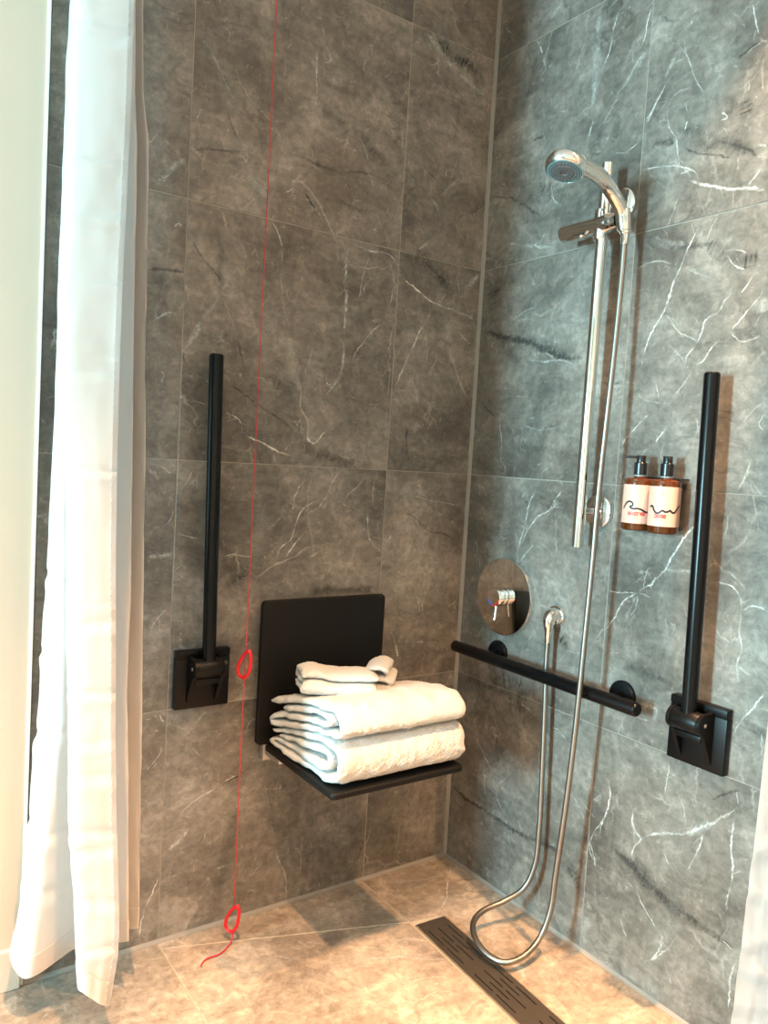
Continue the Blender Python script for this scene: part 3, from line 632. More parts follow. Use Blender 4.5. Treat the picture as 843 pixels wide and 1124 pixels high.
# ------------------------------------------------------------------ fold-up support rails
def fold_rail(name, label, place):
    """built for a wall at y = 0 seen from -y, centred on x = 0; place() maps to the world"""
    root = empty(name, place @ Vector((0, 0, .654)), label, 'grab rail', 'folded-up black support rails')
    def fin(nm, bm, mat, parent=root, smooth=35):
        bm.transform(place)
        return obj(nm, bm, mat, parent, smooth)
    bm = bmesh.new()
    # wall plate with a thin step along its top edge
    box(bm, -.0685, .0685, -.022, -.0015, .582, .705, .0025)
    box(bm, -.0685, .0685, -.024, -.0015, .7055, .7245, .003)
    fin('wall_plate', bm, BLACK)
    for sx in (-1, 1):
        bm = bmesh.new()
        # cheek: round at the pivot, tapering to a point near the plate bottom
        pts = []
        cy, cz, r = -.055, .688, .0235
        for k in range(13):
            a = math.radians(100 + 175 * k / 12) - math.radians(10)
            pts.append((0, cy + r * math.cos(a) , cz + r * math.sin(a)))
        poly = [(0, -.020, .712)] + pts + [(0, -.024, .598), (0, -.020, .598)]
        x0 = sx * .036
        prism(bm, [(x0, p[1], p[2]) for p in poly], (1, 0, 0), -.0045, .0045)
        ck = fin('hinge_cheek', bm, BLACK)
        bm = bmesh.new()
        lathe(bm, (sx * .0405, cy, cz), (sx, 0, 0), [(0, .0042), (.0008, .0042), (.0012, .0034), (.0012, .0016), (.0006, .0015), (.0006, 0)], 20)
        fin('pivot_bolt', bm, GREY_METAL, ck)
    bm = bmesh.new()
    lathe(bm, (-.031, -.055, .688), (1, 0, 0), [(0, .0225), (.001, .0232), (.061, .0232), (.062, .0225)], 36)
    fin('pivot_barrel', bm, BLACK)
    bm = bmesh.new()
    box(bm, -.031, .031, -.054, -.046, .647, .661, .002)
    fin('cross_bar', bm, BLACK)
    bm = bmesh.new()
    lathe(bm, (0, -.055, .700), (-.014 / .73, .002, 1), [(0, .0162), (.722, .0166), (.7262, .0160), (.7285, .0140), (.7288, 0)], 40)
    fin('rail', bm, BLACK_SATIN, smooth=30)
    return root

fold_rail('fold_up_grab_rail', 'black support rail folded up against the brown back wall beside the curtain', Matrix.Translation((-.825, 0, 0)))
# second one on the right wall: rotate so that local -y looks along -x
RW = Matrix(((0, 1, 0, 0), (-1, 0, 0, -.8265), (0, 0, 1, 0.001), (0, 0, 0, 1)))
fold_rail('fold_up_grab_rail', 'black support rail folded up on the grey wall beside the pump bottles', RW)

# ------------------------------------------------------------------ horizontal grab bar
gb = empty('wall_grab_bar', (0, -.395, .675), 'long black horizontal grab bar on the grey wall under the shower valve', 'grab bar')
bm = bmesh.new()
lathe(bm, (-.060, -.052, .6745), (0, -1, 0), [(0, 0), (0, .0135), (.0025, .0160), (.004, .0165), (.646, .0165), (.6475, .0160), (.650, .0135), (.650, 0)], 36)
obj('bar', bm, BLACK_SATIN, gb, 30)
for y in (-.178, -.614):
    bm = bmesh.new()
    lathe(bm, (-.0012, y, .6765), (-1, 0, 0), [(0, .0365), (.0055, .0365), (.0085, .0345), (.0095, .030), (.0095, 0)], 48)
    fl = obj('flange', bm, BLACK, gb, 30)
    bm = bmesh.new()
    lathe(bm, (-.008, y, .6765), (-1, 0, 0), [(0, .0115), (.042, .0105)], 24)
    obj('post', bm, BLACK, fl, 30)

# ------------------------------------------------------------------ fold-down shower seat
seat = empty('fold_down_bench', (-.49, 0, .45), 'black wall-mounted shower seat with square backrest holding the towels', 'shower seat')
def slab(name, x0, x1, u0, u1, w0, w1, axis, r, bev, mat, parent):
    """rounded-corner board; u/w are the other two axes (axis 'y' = upright, 'z' = lying)"""
    bm = bmesh.new()
    pts = []
    for cx, cu, a0 in ((x1 - r, u1 - r, 0), (x0 + r, u1 - r, 90), (x0 + r, u0 + r, 180), (x1 - r, u0 + r, 270)):
        for k in range(7):
            a = math.radians(a0 + 15 * k)
            pts.append((cx + r * math.cos(a), cu + r * math.sin(a)))
    if axis == 'y':
        prism(bm, [(p[0], 0, p[1]) for p in pts], (0, 1, 0), w0, w1)
    else:
        prism(bm, [(p[0], p[1], 0) for p in pts], (0, 0, 1), w0, w1)
    bmesh.ops.recalc_face_normals(bm, faces=bm.faces[:])
    bevel_all(bm, bev, 3, 50)
    return obj(name, bm, mat, parent, 50)
slab('backrest', -.682, -.311, .468, .838, -.043, -.025, 'y', .012, .004, SEAT_BLACK, seat)
slab('seat_board', -.676, -.304, -.404, -.068, .4675, .482, 'z', .014, .004, SEAT_BLACK, seat)
for x in (-.655, -.365):
    bm = bmesh.new()
    box(bm, x, x + .040, -.026, -.0015, .420, .80, .003)
    box(bm, x + .004, x + .036, -.105, -.0255, .436, .4670, .003)
    obj('wall_bracket', bm, GREY_METAL, seat)
for x in (-.625, -.36):
    bm = bmesh.new()
    lathe(bm, (x, -.375, .4670), (0, 0, -1), [(0, .012), (.006, .012), (.008, .010), (.008, 0)], 24)
    obj('bumper', bm, WHITE_PLASTIC, seat, 30)

# ------------------------------------------------------------------ towels
def fold_towel(name, label, cat, group, path, t, x0, x1, zmap, rot=None, nsec=120, amp=.004, seed=0, per=13, parent=None, endround=.02, xskew=None):
    """a folded cloth: the fold is drawn in section (y, z), given thickness and carried along x"""
    P = [Vector((p[0], p[1], 0)) for p in path]
    C = catmull(P, per)
    n = len(C)
    bm = bmesh.new()
    rings = []
    for s in range(nsec + 1):
        f = s / nsec
        # rounded hems at both ends
        e = min(f, 1 - f) * (x1 - x0)
        th = t * (0.55 + 0.45 * math.sqrt(max(0.0, min(1.0, e / endround)))) if e < endround else t
        L, R_ = [], []
        for k, c in enumerate(C):
            d = C[min(k + 1, n - 1)] - C[max(k - 1, 0)]
            d.normalize()
            nn = Vector((-d.y, d.x, 0))
            tip = 1.0
            kk = min(k, n - 1 - k)
            if kk < 7: tip = (.45, .80, .98, 1.08, 1.12, 1.10, 1.05)[kk]
            for lst, sg in ((L, 1), (R_, -1)):
                q = c + nn * (sg * th * tip / 2)
                lst.append(q)
        ring = []
        for q in L + R_[::-1]:
            x = lerp(x0, x1, f)
            y, z = q.x, q.y
            v = Vector((x * 9 + seed * 7.3, y * 9, z * 14))
            dn = noise.noise(v)
            dn2 = noise.noise(v * 3.1 + Vector((5, 2, seed)))
            z = zmap(x, y, z)
            endw = noise.noise(Vector((y * 25, z * 30, seed + (3 if f > .5 else 9)))) * .010 * (1 - min(1, e / .05))
            px = x + endw + dn2 * .002 + (xskew(y, z) if xskew else 0)
            f1 = noise.noise(Vector((x * 150, y * 150, z * 150 + seed))) * .0013
            f2 = noise.noise(Vector((x * 48, y * 48, z * 60 + seed))) * .0014
            ring.append(bm.verts.new((px, y + dn * amp + f1 + f2, z + dn2 * amp * .55 + f1 + f2)))
        rings.append(ring)
    m = len(rings[0])
    for a, b in zip(rings, rings[1:]):
        for k in range(m):
            bm.faces.new((a[k], a[(k + 1) % m], b[(k + 1) % m], b[k]))
    for ring, rev in ((rings[0], False), (rings[-1], True)):
        for k in range(n - 1):
            q = (ring[k], ring[k + 1], ring[m - 2 - k], ring[m - 1 - k])
            bm.faces.new(q if rev else q[::-1])
    if rot: bm.transform(rot)
    bmesh.ops.recalc_face_normals(bm, faces=bm.faces[:])
    o = obj(name, bm, TERRY, parent, 180)
    if label: tag(o, label, cat, group)
    return o

SEAT_TOP = .4822
def interp(tab, y):
    if y <= tab[0][0]: return tab[0][1]
    for (a, va), (b, vb) in zip(tab, tab[1:]):
        if y <= b: return lerp(va, vb, (y - a) / (b - a))
    return tab[-1][1]
LOW_H = [(-.41, .100), (-.36, .104), (-.30, .096), (-.20, .072), (-.08, .040)]
UP_H = [(-.41, .060), (-.37, .070), (-.30, .074), (-.20, .078), (-.08, .074)]
low_path = [(-.085, .90), (-.16, .92), (-.26, .90), (-.345, .90), (-.385, .80), (-.397, .55), (-.390, .25), (-.355, .11), (-.25, .10), (-.15, .10),
            (-.092, .16), (-.082, .28), (-.10, .40), (-.19, .36), (-.28, .34), (-.345, .36), (-.358, .50), (-.345, .64), (-.27, .65), (-.19, .64), (-.12, .66)]
def zlow(x, y, z): return SEAT_TOP + .0005 + z * interp(LOW_H, y) - .0 * x
def towel_path(path, h_of):
    # section drawn with z as a share of the local height; turned into metres at a nominal height so thickness stays even
    return [(p[0], p[1] * h_of) for p in path]
NL, NU = .085, .075
fold_towel('bath_towel', 'white folded bath towel lying directly on the black shower seat, lower of the two', 'towel', 'white bath towels on the seat',
           towel_path(low_path, NL), .0195, -.662, -.309, lambda x, y, z: SEAT_TOP + .0034 + max(0, z) / NL * interp(LOW_H, y), seed=1, amp=.0035)
up_path = [(-.075, .88), (-.16, .90), (-.26, .89), (-.345, .88), (-.388, .76), (-.402, .50), (-.390, .24), (-.345, .115), (-.25, .11), (-.15, .11),
           (-.096, .17), (-.084, .29), (-.10, .40), (-.19, .37), (-.28, .35), (-.345, .37), (-.362, .50), (-.347, .63), (-.27, .65), (-.20, .62), (-.13, .63)]
fold_towel('bath_towel', 'white rolled-fold bath towel on top of the lower towel, under the small cloths', 'towel', 'white bath towels on the seat',
           towel_path(up_path, NU), .0172, -.664, -.314, lambda x, y, z: SEAT_TOP + .0034 + interp(LOW_H, y) + .003 + max(0, z) / NU * interp(UP_H, y), seed=2, amp=.0035)
# two face cloths on the very top
def top_z(y): return SEAT_TOP + interp(LOW_H, y) + interp(UP_H, y) + .008
fc = [(-.055, .040), (0.0, .043), (.045, .038), (.060, .030), (.056, .024), (.0, .0235), (-.05, .0235), (-.064, .018), (-.062, .012), (-.02, .008), (.05, .008)]
rotA = Matrix.Translation((-.555, -.205, top_z(-.215) + .001)) @ Matrix.Rotation(math.radians(-21), 4, 'Z') @ Matrix.Rotation(math.radians(2), 4, 'Y')
fold_towel('face_cloth', 'small white folded face cloth on top of the towels, front layer of the two cloths', 'face cloth', 'white face cloths on the towels',
           fc, .0145, -.094, .086, lambda x, y, z: z + .008 * math.exp(-((x + .065) / .03) ** 2) * (z / .04), rot=rotA, seed=5, amp=.003, nsec=60)
rotB = Matrix.Translation((-.415, -.178, top_z(-.178) + .003)) @ Matrix.Rotation(math.radians(48), 4, 'Z')
fc2 = [(-.030, .046), (-.008, .056), (.016, .050), (.026, .038), (.012, .030), (-.02, .028), (-.038, .022), (-.034, .012), (0, .0085), (.032, .009), (.040, .020)]
fold_towel('face_cloth', 'small white rolled face cloth crumpled behind the front cloth at the top right', 'face cloth', 'white face cloths on the towels',
           fc2, .0135, -.070, .050, lambda x, y, z: z, rot=rotB, seed=8, amp=.004, nsec=50)

# ------------------------------------------------------------------ emergency pull cord
CX, CY = -.748, -.092
pc = empty('emergency_pull_cord', (CX, CY, H), 'thin red emergency pull cord with two red pull rings hanging to the floor', 'pull cord')
bm = bmesh.new()
pts = [(CX + .0016 * noise.noise(Vector((z * 3, 1, 0))), CY + .0016 * noise.noise(Vector((z * 3, 7, 0))), z) for z in [H - .012 - (H - .102) * k / 60 for k in range(61)]]
tube(bm, pts, .0012, 8)
obj('cord', bm, RED_CORD, pc, 180)
bm = bmesh.new()
tail = catmull([(CX + .002, CY + .004, .024), (CX + .001, CY + .0, .012), (CX - .012, CY - .010, .0042), (CX - .045, CY - .030, .0034), (CX - .078, CY - .032, .0034), (CX - .096, CY - .045, .0034), (CX - .099, CY - .052, .0034)], 8)
tube(bm, tail, .0019, 8)
obj('cord_tail', bm, RED_CORD, pc, 180)
def pull_ring(zc, ht, wd, tilt, yaw, r):
    bm = bmesh.new()
    loop = [(0, .5), (.22, .40), (.42, .10), (.48, -.20), (.32, -.44), (0, -.5), (-.32, -.44), (-.48, -.20), (-.42, .10), (-.22, .40)]
    Mx = Matrix.Translation((CX, CY, zc)) @ Matrix.Rotation(yaw, 4, 'Z') @ Matrix.Rotation(tilt, 4, 'Y')
    pts = [Mx @ Vector((p[0] * wd, 0, p[1] * ht)) for p in catmull([(a, b, 0) for a, b in loop], 5, True)]
    pts = [Mx @ Vector((p.x * wd, 0, p.y * ht)) for p in catmull([(a, b, 0) for a, b in loop], 5, True)]
    tube(bm, pts, r, 12, closed=True)
    ring = obj('pull_ring', bm, RED, pc, 180)
    bm = bmesh.new()
    top = Mx @ Vector((0, 0, ht * .5))
    bmesh.ops.create_uvsphere(bm, u_segments=16, v_segments=10, radius=r * 1.5, matrix=Matrix.Translation(top))
    obj('cord_knot', bm, RED_CORD, ring, 180)
    return ring
pull_ring(.698, .068, .036, math.radians(18), math.radians(-66), .0042)
pull_ring(.062, .072, .034, math.radians(20), math.radians(-62), .0042)
bm = bmesh.new(); lathe(bm, (CX, CY, H), (0, 0, -1), [(0, .04), (.022, .038), (.03, .03), (.03, 0)], 32)
obj('ceiling_switch', bm, WHITE_PLASTIC, pc, 30)

# ------------------------------------------------------------------ shower riser rail, hand shower, hose, valve, outlet
BX, BY = -.061, -.4905
rr = empty('shower_riser_rail', (BX, BY, 1.48), 'vertical chrome shower riser rail with slider on the grey wall', 'shower rail')
bm = bmesh.new()
lathe(bm, (BX, BY, 1.021), (0, -.006, 1), [(0, 0), (0, .0125), (.001, .0145), (.918, .0145), (.919, .0130), (.919, 0)], 40)
obj('bar', bm, CHROME, rr, 30)
for z in (1.853, 1.111):
    bm = bmesh.new()
    lathe(bm, (-.0012, BY - .010, z), (-1, 0, 0), [(0, .042), (.005, .042), (.0085, .0405), (.0105, .037), (.0115, 0)], 56)
    d = obj('wall_disc', bm, CHROME, rr, 30)
    bm = bmesh.new()
    tube(bm, [(-.011, BY - .010, z), (-.030, BY - .006, z), (-.048, BY - .001, z)], .009, 20)
    obj('bracket_arm', bm, CHROME, d, 30)
bm = bmesh.new()
lathe(bm, (BX, -.369, 1.7985), (0, -1, 0), [(0, 0), (0, .0185), (.002, .0208), (.004, .0213), (.110, .0213), (.118, .0222), (.150, .0222), (.158, .0200), (.172, .0185), (.172, 0)], 44)
sl = obj('slider', bm, CHROME, rr, 30)
bm = bmesh.new(); lathe(bm, (BX, BY, 1.760), (0, -.006, 1), [(0, .0165), (.003, .0185), (.070, .0185), (.073, .0165)], 36)
obj('slider_collar', bm, CHROME, sl, 30)
bm = bmesh.new(); box(bm, BX - .026, BX - .004, -.452, -.404, 1.7700, 1.7790, .0035, 3)
obj('release_lever', bm, CHROME, sl)
bm = bmesh.new(); lathe(bm, (BX - .0, -.560, 1.770), (-.25, 0, 1), [(0, .0150), (.002, .0165), (.045, .0185), (.047, .0175)], 32)
obj('handset_cradle', bm, CHROME, sl, 30)

hs = empty('hand_shower', (BX, -.560, 1.79), 'chrome hand shower head with curved handle resting in the slider', 'shower head')
bm = bmesh.new()
hp = catmull([(-.057, -.560, 1.764), (-.064, -.560, 1.786), (-.078, -.560, 1.812), (-.101, -.560, 1.836), (-.132, -.560, 1.857), (-.166, -.560, 1.871), (-.200, -.560, 1.877), (-.232, -.560, 1.879)], 8)
tube(bm, hp, .015, 28, rfun=lambda f: .0135 + .0065 * f)
obj('handle', bm, CHROME, hs, 180)
HC = Vector((-.268, -.560, 1.866))
HN = Vector((-.30, -.10, -.95)).normalized()
bm = bmesh.new()
lathe(bm, HC - HN * .021, HN, [(0, 0), (0.0, .014), (.003, .026), (.008, .036), (.015, .0425), (.022, .0445), (.030, .0440), (.036, .0415), (.038, .0385), (.0365, .0375)], 56)
hd = obj('head', bm, CHROME, hs, 60)
bm = bmesh.new()
lathe(bm, HC + HN * .0140, HN, [(0, .0374), (.003, .0374), (.0036, .0358), (.0030, .0350)], 56)
obj('spray_ring', bm, TEAL, hd, 30)
bm = bmesh.new()
lathe(bm, HC + HN * .0140, HN, [(0, .0350), (.0035, .0347), (.0055, .0280), (.0045, .0225), (.0060, .0200), (.0060, .0090), (.0035, .0080), (.0035, 0)], 48)
obj('spray_face', bm, SPRAY, hd, 30)
bm = bmesh.new()
uu, vv = frame_for(HN)
for rad, num in ((.0310, 28), (.0253, 20), (.0150, 10)):
    for k in range(num):
        a = 2 * PI * k / num
        c = HC + HN * .0178 + (uu * math.cos(a) + vv * math.sin(a)) * rad
        lathe(bm, c, HN, [(0, .0011), (.0028, .0007), (.0028, 0)], 8)
o = obj('spray_nozzles', bm, TEAL, hd, 30); o['kind'] = 'stuff'

hose = empty('shower_hose', (-.2, -.45, 0), 'ribbed steel shower hose looping over the floor to the wall outlet', 'hose')
HP = [(-.058, -.561, 1.768), (-.063, -.565, 1.749), (-.066, -.567, 1.671), (-.075, -.570, 1.501), (-.084, -.570, 1.332), (-.089, -.567, 1.161), (-.092, -.567, 0.989), (-.094, -.564, 0.836), (-.096, -.561, 0.681), (-.096, -.554, 0.522), (-.096, -.543, 0.36), (-.098, -.532, 0.217), (-.105, -.53, 0.125), (-.13, -.524, 0.059), (-.185, -.528, 0.034), (-.232, -.515, 0.026), (-.25, -.47, 0.027), (-.243, -.415, 0.038), (-.213, -.376, 0.047), (-.17, -.362, 0.056), (-.11, -.372, 0.069), (-.06, -.395, 0.104), (-.04, -.409, 0.167), (-.034, -.41, 0.265), (-.033, -.405, 0.41), (-.033, -.398, 0.579), (-.033, -.391, 0.722), (-.034, -.392, 0.772)]
raw = catmull(HP, 24)
cum = [0.0]
for p, q in zip(raw, raw[1:]): cum.append(cum[-1] + (q - p).length)
step = .0021
pts, k = [], 0
for s in range(int(cum[-1] / step) + 1):
    d = s * step
    while k < len(cum) - 2 and cum[k + 1] < d: k += 1
    t = (d - cum[k]) / max(1e-9, cum[k + 1] - cum[k])
    pts.append(raw[k].lerp(raw[k + 1], min(1, t)))
bm = bmesh.new()
tube(bm, pts, [(.0076 if i % 2 else .0061) for i in range(len(pts))], 14)
obj('ribbed_tube', bm, CHROME_HOSE, hose, 180)
for p0, p1 in (((-.057, -.560, 1.772), (-.064, -.5655, 1.735)), ((-.034, -.3925, .790), (-.0335, -.391, .758))):
    bm = bmesh.new(); ax = Vector(p1) - Vector(p0); L = ax.length
    lathe(bm, p0, ax, [(0, .0085), (.002, .0098), (L * .55, .0098), (L, .0080)], 24)
    obj('hose_nut', bm, CHROME, hose, 30)

el = empty('hose_outlet', (0, -.385, .825), 'small chrome hose outlet elbow on the grey wall above the grab bar', 'shower outlet')
bm = bmesh.new(); lathe(bm, (-.0012, -.387, .8250), (-1, 0, 0), [(0, .0290), (.004, .0290), (.007, .0275), (.008, .022), (.008, 0)], 48)
obj('wall_rosette', bm, CHROME, el, 30)
bm = bmesh.new()
tube(bm, catmull([(-.008, -.387, .8250), (-.020, -.3875, .8265), (-.031, -.389, .820), (-.0345, -.391, .806), (-.034, -.392, .789)], 8), .016, 28, rfun=lambda f: .0240 - .0130 * f)
obj('elbow', bm, CHROME, el, 60)

sv = empty('shower_valve', (0, -.193, .842), 'large round mirror-chrome shower valve with small knob on the grey wall', 'shower valve')
bm = bmesh.new(); lathe(bm, (-.0012, -.1925, .8425), (-1, 0, 0), [(0, .1090), (.0100, .1090), (.0120, .1080), (.0128, .1060), (.0128, 0)], 96)
obj('wall_plate', bm, CHROME, sv, 30)
bm = bmesh.new(); lathe(bm, (-.0135, -.1925, .8425), (-1, 0, 0), [(0, .0200), (.001, .0240), (.005, .0260), (.016, .0260), (.0172, .0255), (.0184, .0260), (.033, .0258), (.0355, .0240), (.036, 0)], 56)
kn = obj('knob', bm, CHROME, sv, 30)
def arc_mark(a0, a1, mat, nm):
    bm = bmesh.new()
    pts = []
    for k in range(14):
        a = math.radians(lerp(a0, a1, k / 13))
        pts.append((-.0500, -.1925 + .0230 * math.cos(a),   .8425 + .0230 * math.sin(a)))
    tube(bm, pts, .0020, 8)
    obj(nm, bm, mat, kn, 180)
arc_mark(195, 275, HOT, 'hot_mark'); arc_mark(280, 340, COLD, 'cold_mark')
bm = bmesh.new(); tube(bm, [(-.036, -.1925, .8185), (-.039, -.1935, .800), (-.043, -.196, .778)], [.0040, .0032, .0028], 14)
obj('lever_pin', bm, CHROME, kn, 30)

# ------------------------------------------------------------------ pump bottles in their wall holder
bh = empty('bottle_holder', (0, -.683, 1.08), 'clear wall holder carrying the two amber pump bottles', 'bottle holder')
BR = .0335
bot_c = [(-.047, -.6475), (-.047, -.7180)]
bm = bmesh.new(); box(bm, -.0065, -.0013, -.744, -.622, 1.082, 1.200, .002); obj('back_plate', bm, ACRYL, bh)
bm = bmesh.new(); box(bm, -.076, -.008, -.746, -.620, 1.0765, 1.0800, .0014); obj('shelf', bm, ACRYL, bh)
bm = bmesh.new()
# collar clip: a strip behind the necks
box(bm, -.030, -.0014, -.745, -.618, 1.2005, 1.2035, .0012)
obj('neck_clip', bm, PUMP, bh)

def cyl_pt(c, a, r, z): return Vector((c[0] + r * math.cos(a), c[1] + r * math.sin(a), z))
def text_on(c, txt, size, a_left, z, r, sgn, width):
    cu = bpy.data.curves.new('lettering', 'FONT'); cu.body = txt; cu.size = size; cu.resolution_u = 3; cu.offset = size * .035
    to = bpy.data.objects.new('lettering', cu); COL.objects.link(to)
    bpy.context.view_layer.update()
    me = bpy.data.meshes.new_from_object(to.evaluated_get(bpy.context.evaluated_depsgraph_get()))
    bpy.data.objects.remove(to); bpy.data.curves.remove(cu)
    bm = bmesh.new(); bm.from_mesh(me); bpy.data.meshes.remove(me)
    bmesh.ops.subdivide_edges(bm, edges=[e for e in bm.edges if e.calc_length() > .004], cuts=2)
    xm = max(v.co.x for v in bm.verts)
    for v in bm.verts:
        v.co = cyl_pt(c, a_left + sgn * v.co.x / xm * width / r, r, z + v.co.y)
    return bm
def ribbon_on(bm, c, pts, w, r):
    P = catmull([(a, b, 0) for a, b in pts], 8)
    n = len(P); prev = None
    for k, p in enumerate(P):
        d = (P[min(k + 1, n - 1)] - P[max(k - 1, 0)]).normalized()
        t = Vector((-d.y, d.x, 0)) * w / 2
        a, b = p + t, p - t
        cur = (bm.verts.new(cyl_pt(c, a.x / r, r, a.y)), bm.verts.new(cyl_pt(c, b.x / r, r, b.y)))
        if prev: bm.faces.new((prev[0], cur[0], cur[1], prev[1]))
        prev = cur
# the viewer stands towards (-x, -y); on the cylinder the left-hand side is the smaller... angle grows anticlockwise from +x
VIEW = math.atan2(-1.10, -1.50)        # direction the labels face
def bottle(i, label, text, wave, text_off, spout_dir, tsize, twidth):
    c = bot_c[i]
    z0 = 1.0803
    b = empty('pump_bottle', (c[0], c[1], z0), label, 'soap bottle', 'amber pump bottles in the holder')
    bm = bmesh.new()
    lathe(bm, (c[0], c[1], z0), (0, 0, 1), [(0, 0), (0, BR - .004), (.0012, BR - .0015), (.004, BR), (.110, BR), (.1155, BR - .001), (.1185, BR - .005), (.1195, BR - .012), (.1200, .0135), (.1235, .0130), (.1235, 0)], 56)
    obj('bottle_body', bm, AMBER, b, 40)
    bm = bmesh.new()
    # wrap-round label (open sheet, 0.25 mm proud)
    zl0, zl1 = z0 + .0165, z0 + .1040
    n = 72
    va = [(bm.verts.new(cyl_pt(c, 2 * PI * k / n, BR + .0003, zl0)), bm.verts.new(cyl_pt(c, 2 * PI * k / n, BR + .0003, zl1))) for k in range(n)]
    for k in range(n):
        q = va[(k + 1) % n]
        bm.faces.new((va[k][0], q[0], q[1], va[k][1]))
    lb = obj('paper_label', bm, LABEL, b, 180)
    R1 = BR + .0006
    aL = VIEW - .0   # centre; left in the picture is towards +angle? set by SGN
    bm = bmesh.new()
    ribbon_on(bm, c, [((VIEW * R1 + SGN * u), z0 + w) for u, w in wave], .0042, R1)
    obj('wave_line', bm, INK_BLACK, lb, 180)
    bm = text_on(c, text, tsize, VIEW + SGN * text_off / R1, z0 + .0345, R1 + .0001, SGN, twidth)
    obj('lettering', bm, INK_RED, lb, 0)
    bm = bmesh.new()
    rnd = random.Random(3 + i)
    for row, (l0, l1) in enumerate(((0.002, .026), (.006, .020))):
        u = l0
        while u < l1:
            w = rnd.uniform(.0008, .0022)
            ribbon_on(bm, c, [((VIEW * R1 + SGN * (text_off + u)), z0 + .0312 - row * .0024), ((VIEW * R1 + SGN * (text_off + u + w)), z0 + .0312 - row * .0024)], .0007, R1)
            u += w + .0007
    o = obj('fine_print', bm, INK_RED, lb, 180); o['kind'] = 'stuff'
    bm = bmesh.new()
    ribbon_on(bm, c, [((VIEW * R1 + SGN * (text_off + .016)), z0 + .094), ((VIEW * R1 + SGN * (text_off + .016)), z0 + .083)], .0007, R1)
    obj('upright_mark', bm, INK_RED, lb, 180)
    bm = bmesh.new(); lathe(bm, (c[0], c[1], z0 + .1232), (0, 0, 1), [(0, .0122), (.0028, .0122)], 32)
    obj('neck_band', bm, NECK, b, 30)
    pm = None
    bm = bmesh.new(); lathe(bm, (c[0], c[1], z0 + .1268), (0, 0, 1), [(0, .0135), (.0008, .0145), (.0270, .0145), (.0282, .0136), (.0282, 0)], 44)
    obj('pump_collar', bm, PUMP, b, 30)
    bm = bmesh.new(); lathe(bm, (c[0], c[1], z0 + .1550), (0, 0, 1), [(0, .0098), (.0006, .0104), (.0145, .0104), (.0160, .0096), (.0160, 0)], 40)
    ph = obj('pump_head', bm, PUMP, b, 30)
    bm = bmesh.new()
    d = Vector((math.cos(spout_dir), math.sin(spout_dir), 0))
    s0 = Vector((c[0], c[1], z0 + .1672)) + d * .006
    tube(bm, [s0, s0 + d * .012, s0 + d * .024 + Vector((0, 0, -.0004)), s0 + d * .0285 + Vector((0, 0, -.0020))], [.0034, .0031, .0027, .0022], 14)
    obj('spout', bm, PUMP, ph, 30)
SGN = 1.0
bottle(0, 'amber pump bottle with a curling wave line, nearer the shower rail', 'HAIR & BODY WASH',
       [(-.036, .048), (-.031, .056), (-.024, .0640), (-.0165, .0655), (-.0105, .0615), (-.0115, .0560), (-.0160, .0545), (-.0150, .0515), (-.009, .0495), (0, .0505), (.008, .0490), (.018, .0440), (.028, .0420), (.038, .0425)],
       -.0215, math.radians(122), .0122, .0400)
bottle(1, 'amber pump bottle with a zigzag wave line, nearer the folded-up rail', 'CONDITIONER',
       [(-.036, .058), (-.028, .0600), (-.0225, .0510), (-.0165, .0455), (-.0105, .0465), (-.004, .0515), (.003, .0490), (.008, .0500), (.0125, .0525), (.018, .0485), (.0230, .0480), (.0285, .0545), (.034, .0600), (.040, .064)],
       -.0215, math.radians(222), .0122, .0270)

# ------------------------------------------------------------------ linear drain
ROT = Matrix.Translation((-.2615, -.262, 0)) @ Matrix.Rotation(math.radians(-3.0), 4, 'Z')
dr = empty('linear_drain', (-.2615, -.262, 0), 'long narrow dark metal shower drain grate set in the floor', 'drain')
DW, DL = .0465, .86
bm = bmesh.new(); box(bm, -DW + .003, DW - .003, -DL + .003, -.003, .0006, .0012); bm.transform(ROT)
obj('drain_channel', bm, DARK, dr)
bm = bmesh.new()
zt0, zt1 = .0012, .0046
for x0, x1 in ((-DW, -DW + .0025), (DW - .0025, DW)): box(bm, x0, x1, -DL, 0, zt0 - .001, zt1 + .0004, .0006)
for y0, y1 in ((-DL, -DL + .0025), (-.0025, 0)): box(bm, -DW + .0025, DW - .0025, y0, y1, zt0 - .001, zt1 + .0004, .0006)
bm.transform(ROT); obj('drain_frame', bm, STEEL, dr)
bm = bmesh.new()
lanes = [-.0300, -.0150, 0.0, .0150, .0300]
SW = .0021
xs = [-DW + .0028]
for l in lanes: xs += [l - SW, l + SW]
xs.append(DW - .0028)
for i in range(0, len(xs), 2): box(bm, xs[i], xs[i + 1], -DL + .0028, -.0028, zt0, zt1)
for li, l in enumerate(lanes):
    cuts = []
    for g_ in range(5):
        o_ = -.036 - .190 * g_
        cuts += [(o_, o_ - .068), (o_ - .080, o_ - .148)] if li % 2 == 0 else [(o_ - .040, o_ - .108)]
    y = -.0028
    for c0, c1 in sorted(cuts, reverse=True):
        if c1 < -DL + .01: break
        box(bm, l - SW, l + SW, c0, y, zt0, zt1); y = c1
    box(bm, l - SW, l + SW, -DL + .0028, y, zt0, zt1)
bm.transform(ROT); obj('slotted_grate', bm, DRAIN_MAT, dr)

# ------------------------------------------------------------------ shower curtains
def column_at(P, z):
    """x, y of a traced fold line at height z (P runs from the top down)"""
    if z >= P[0][2]: return Vector((P[0][0], P[0][1], 0))
    for a, b in zip(P, P[1:]):
        if z >= b[2]:
            t = (a[2] - z) / max(1e-9, a[2] - b[2])
            return Vector((lerp(a[0], b[0], t), lerp(a[1], b[1], t), 0))
    return Vector((P[-1][0], P[-1][1], 0))

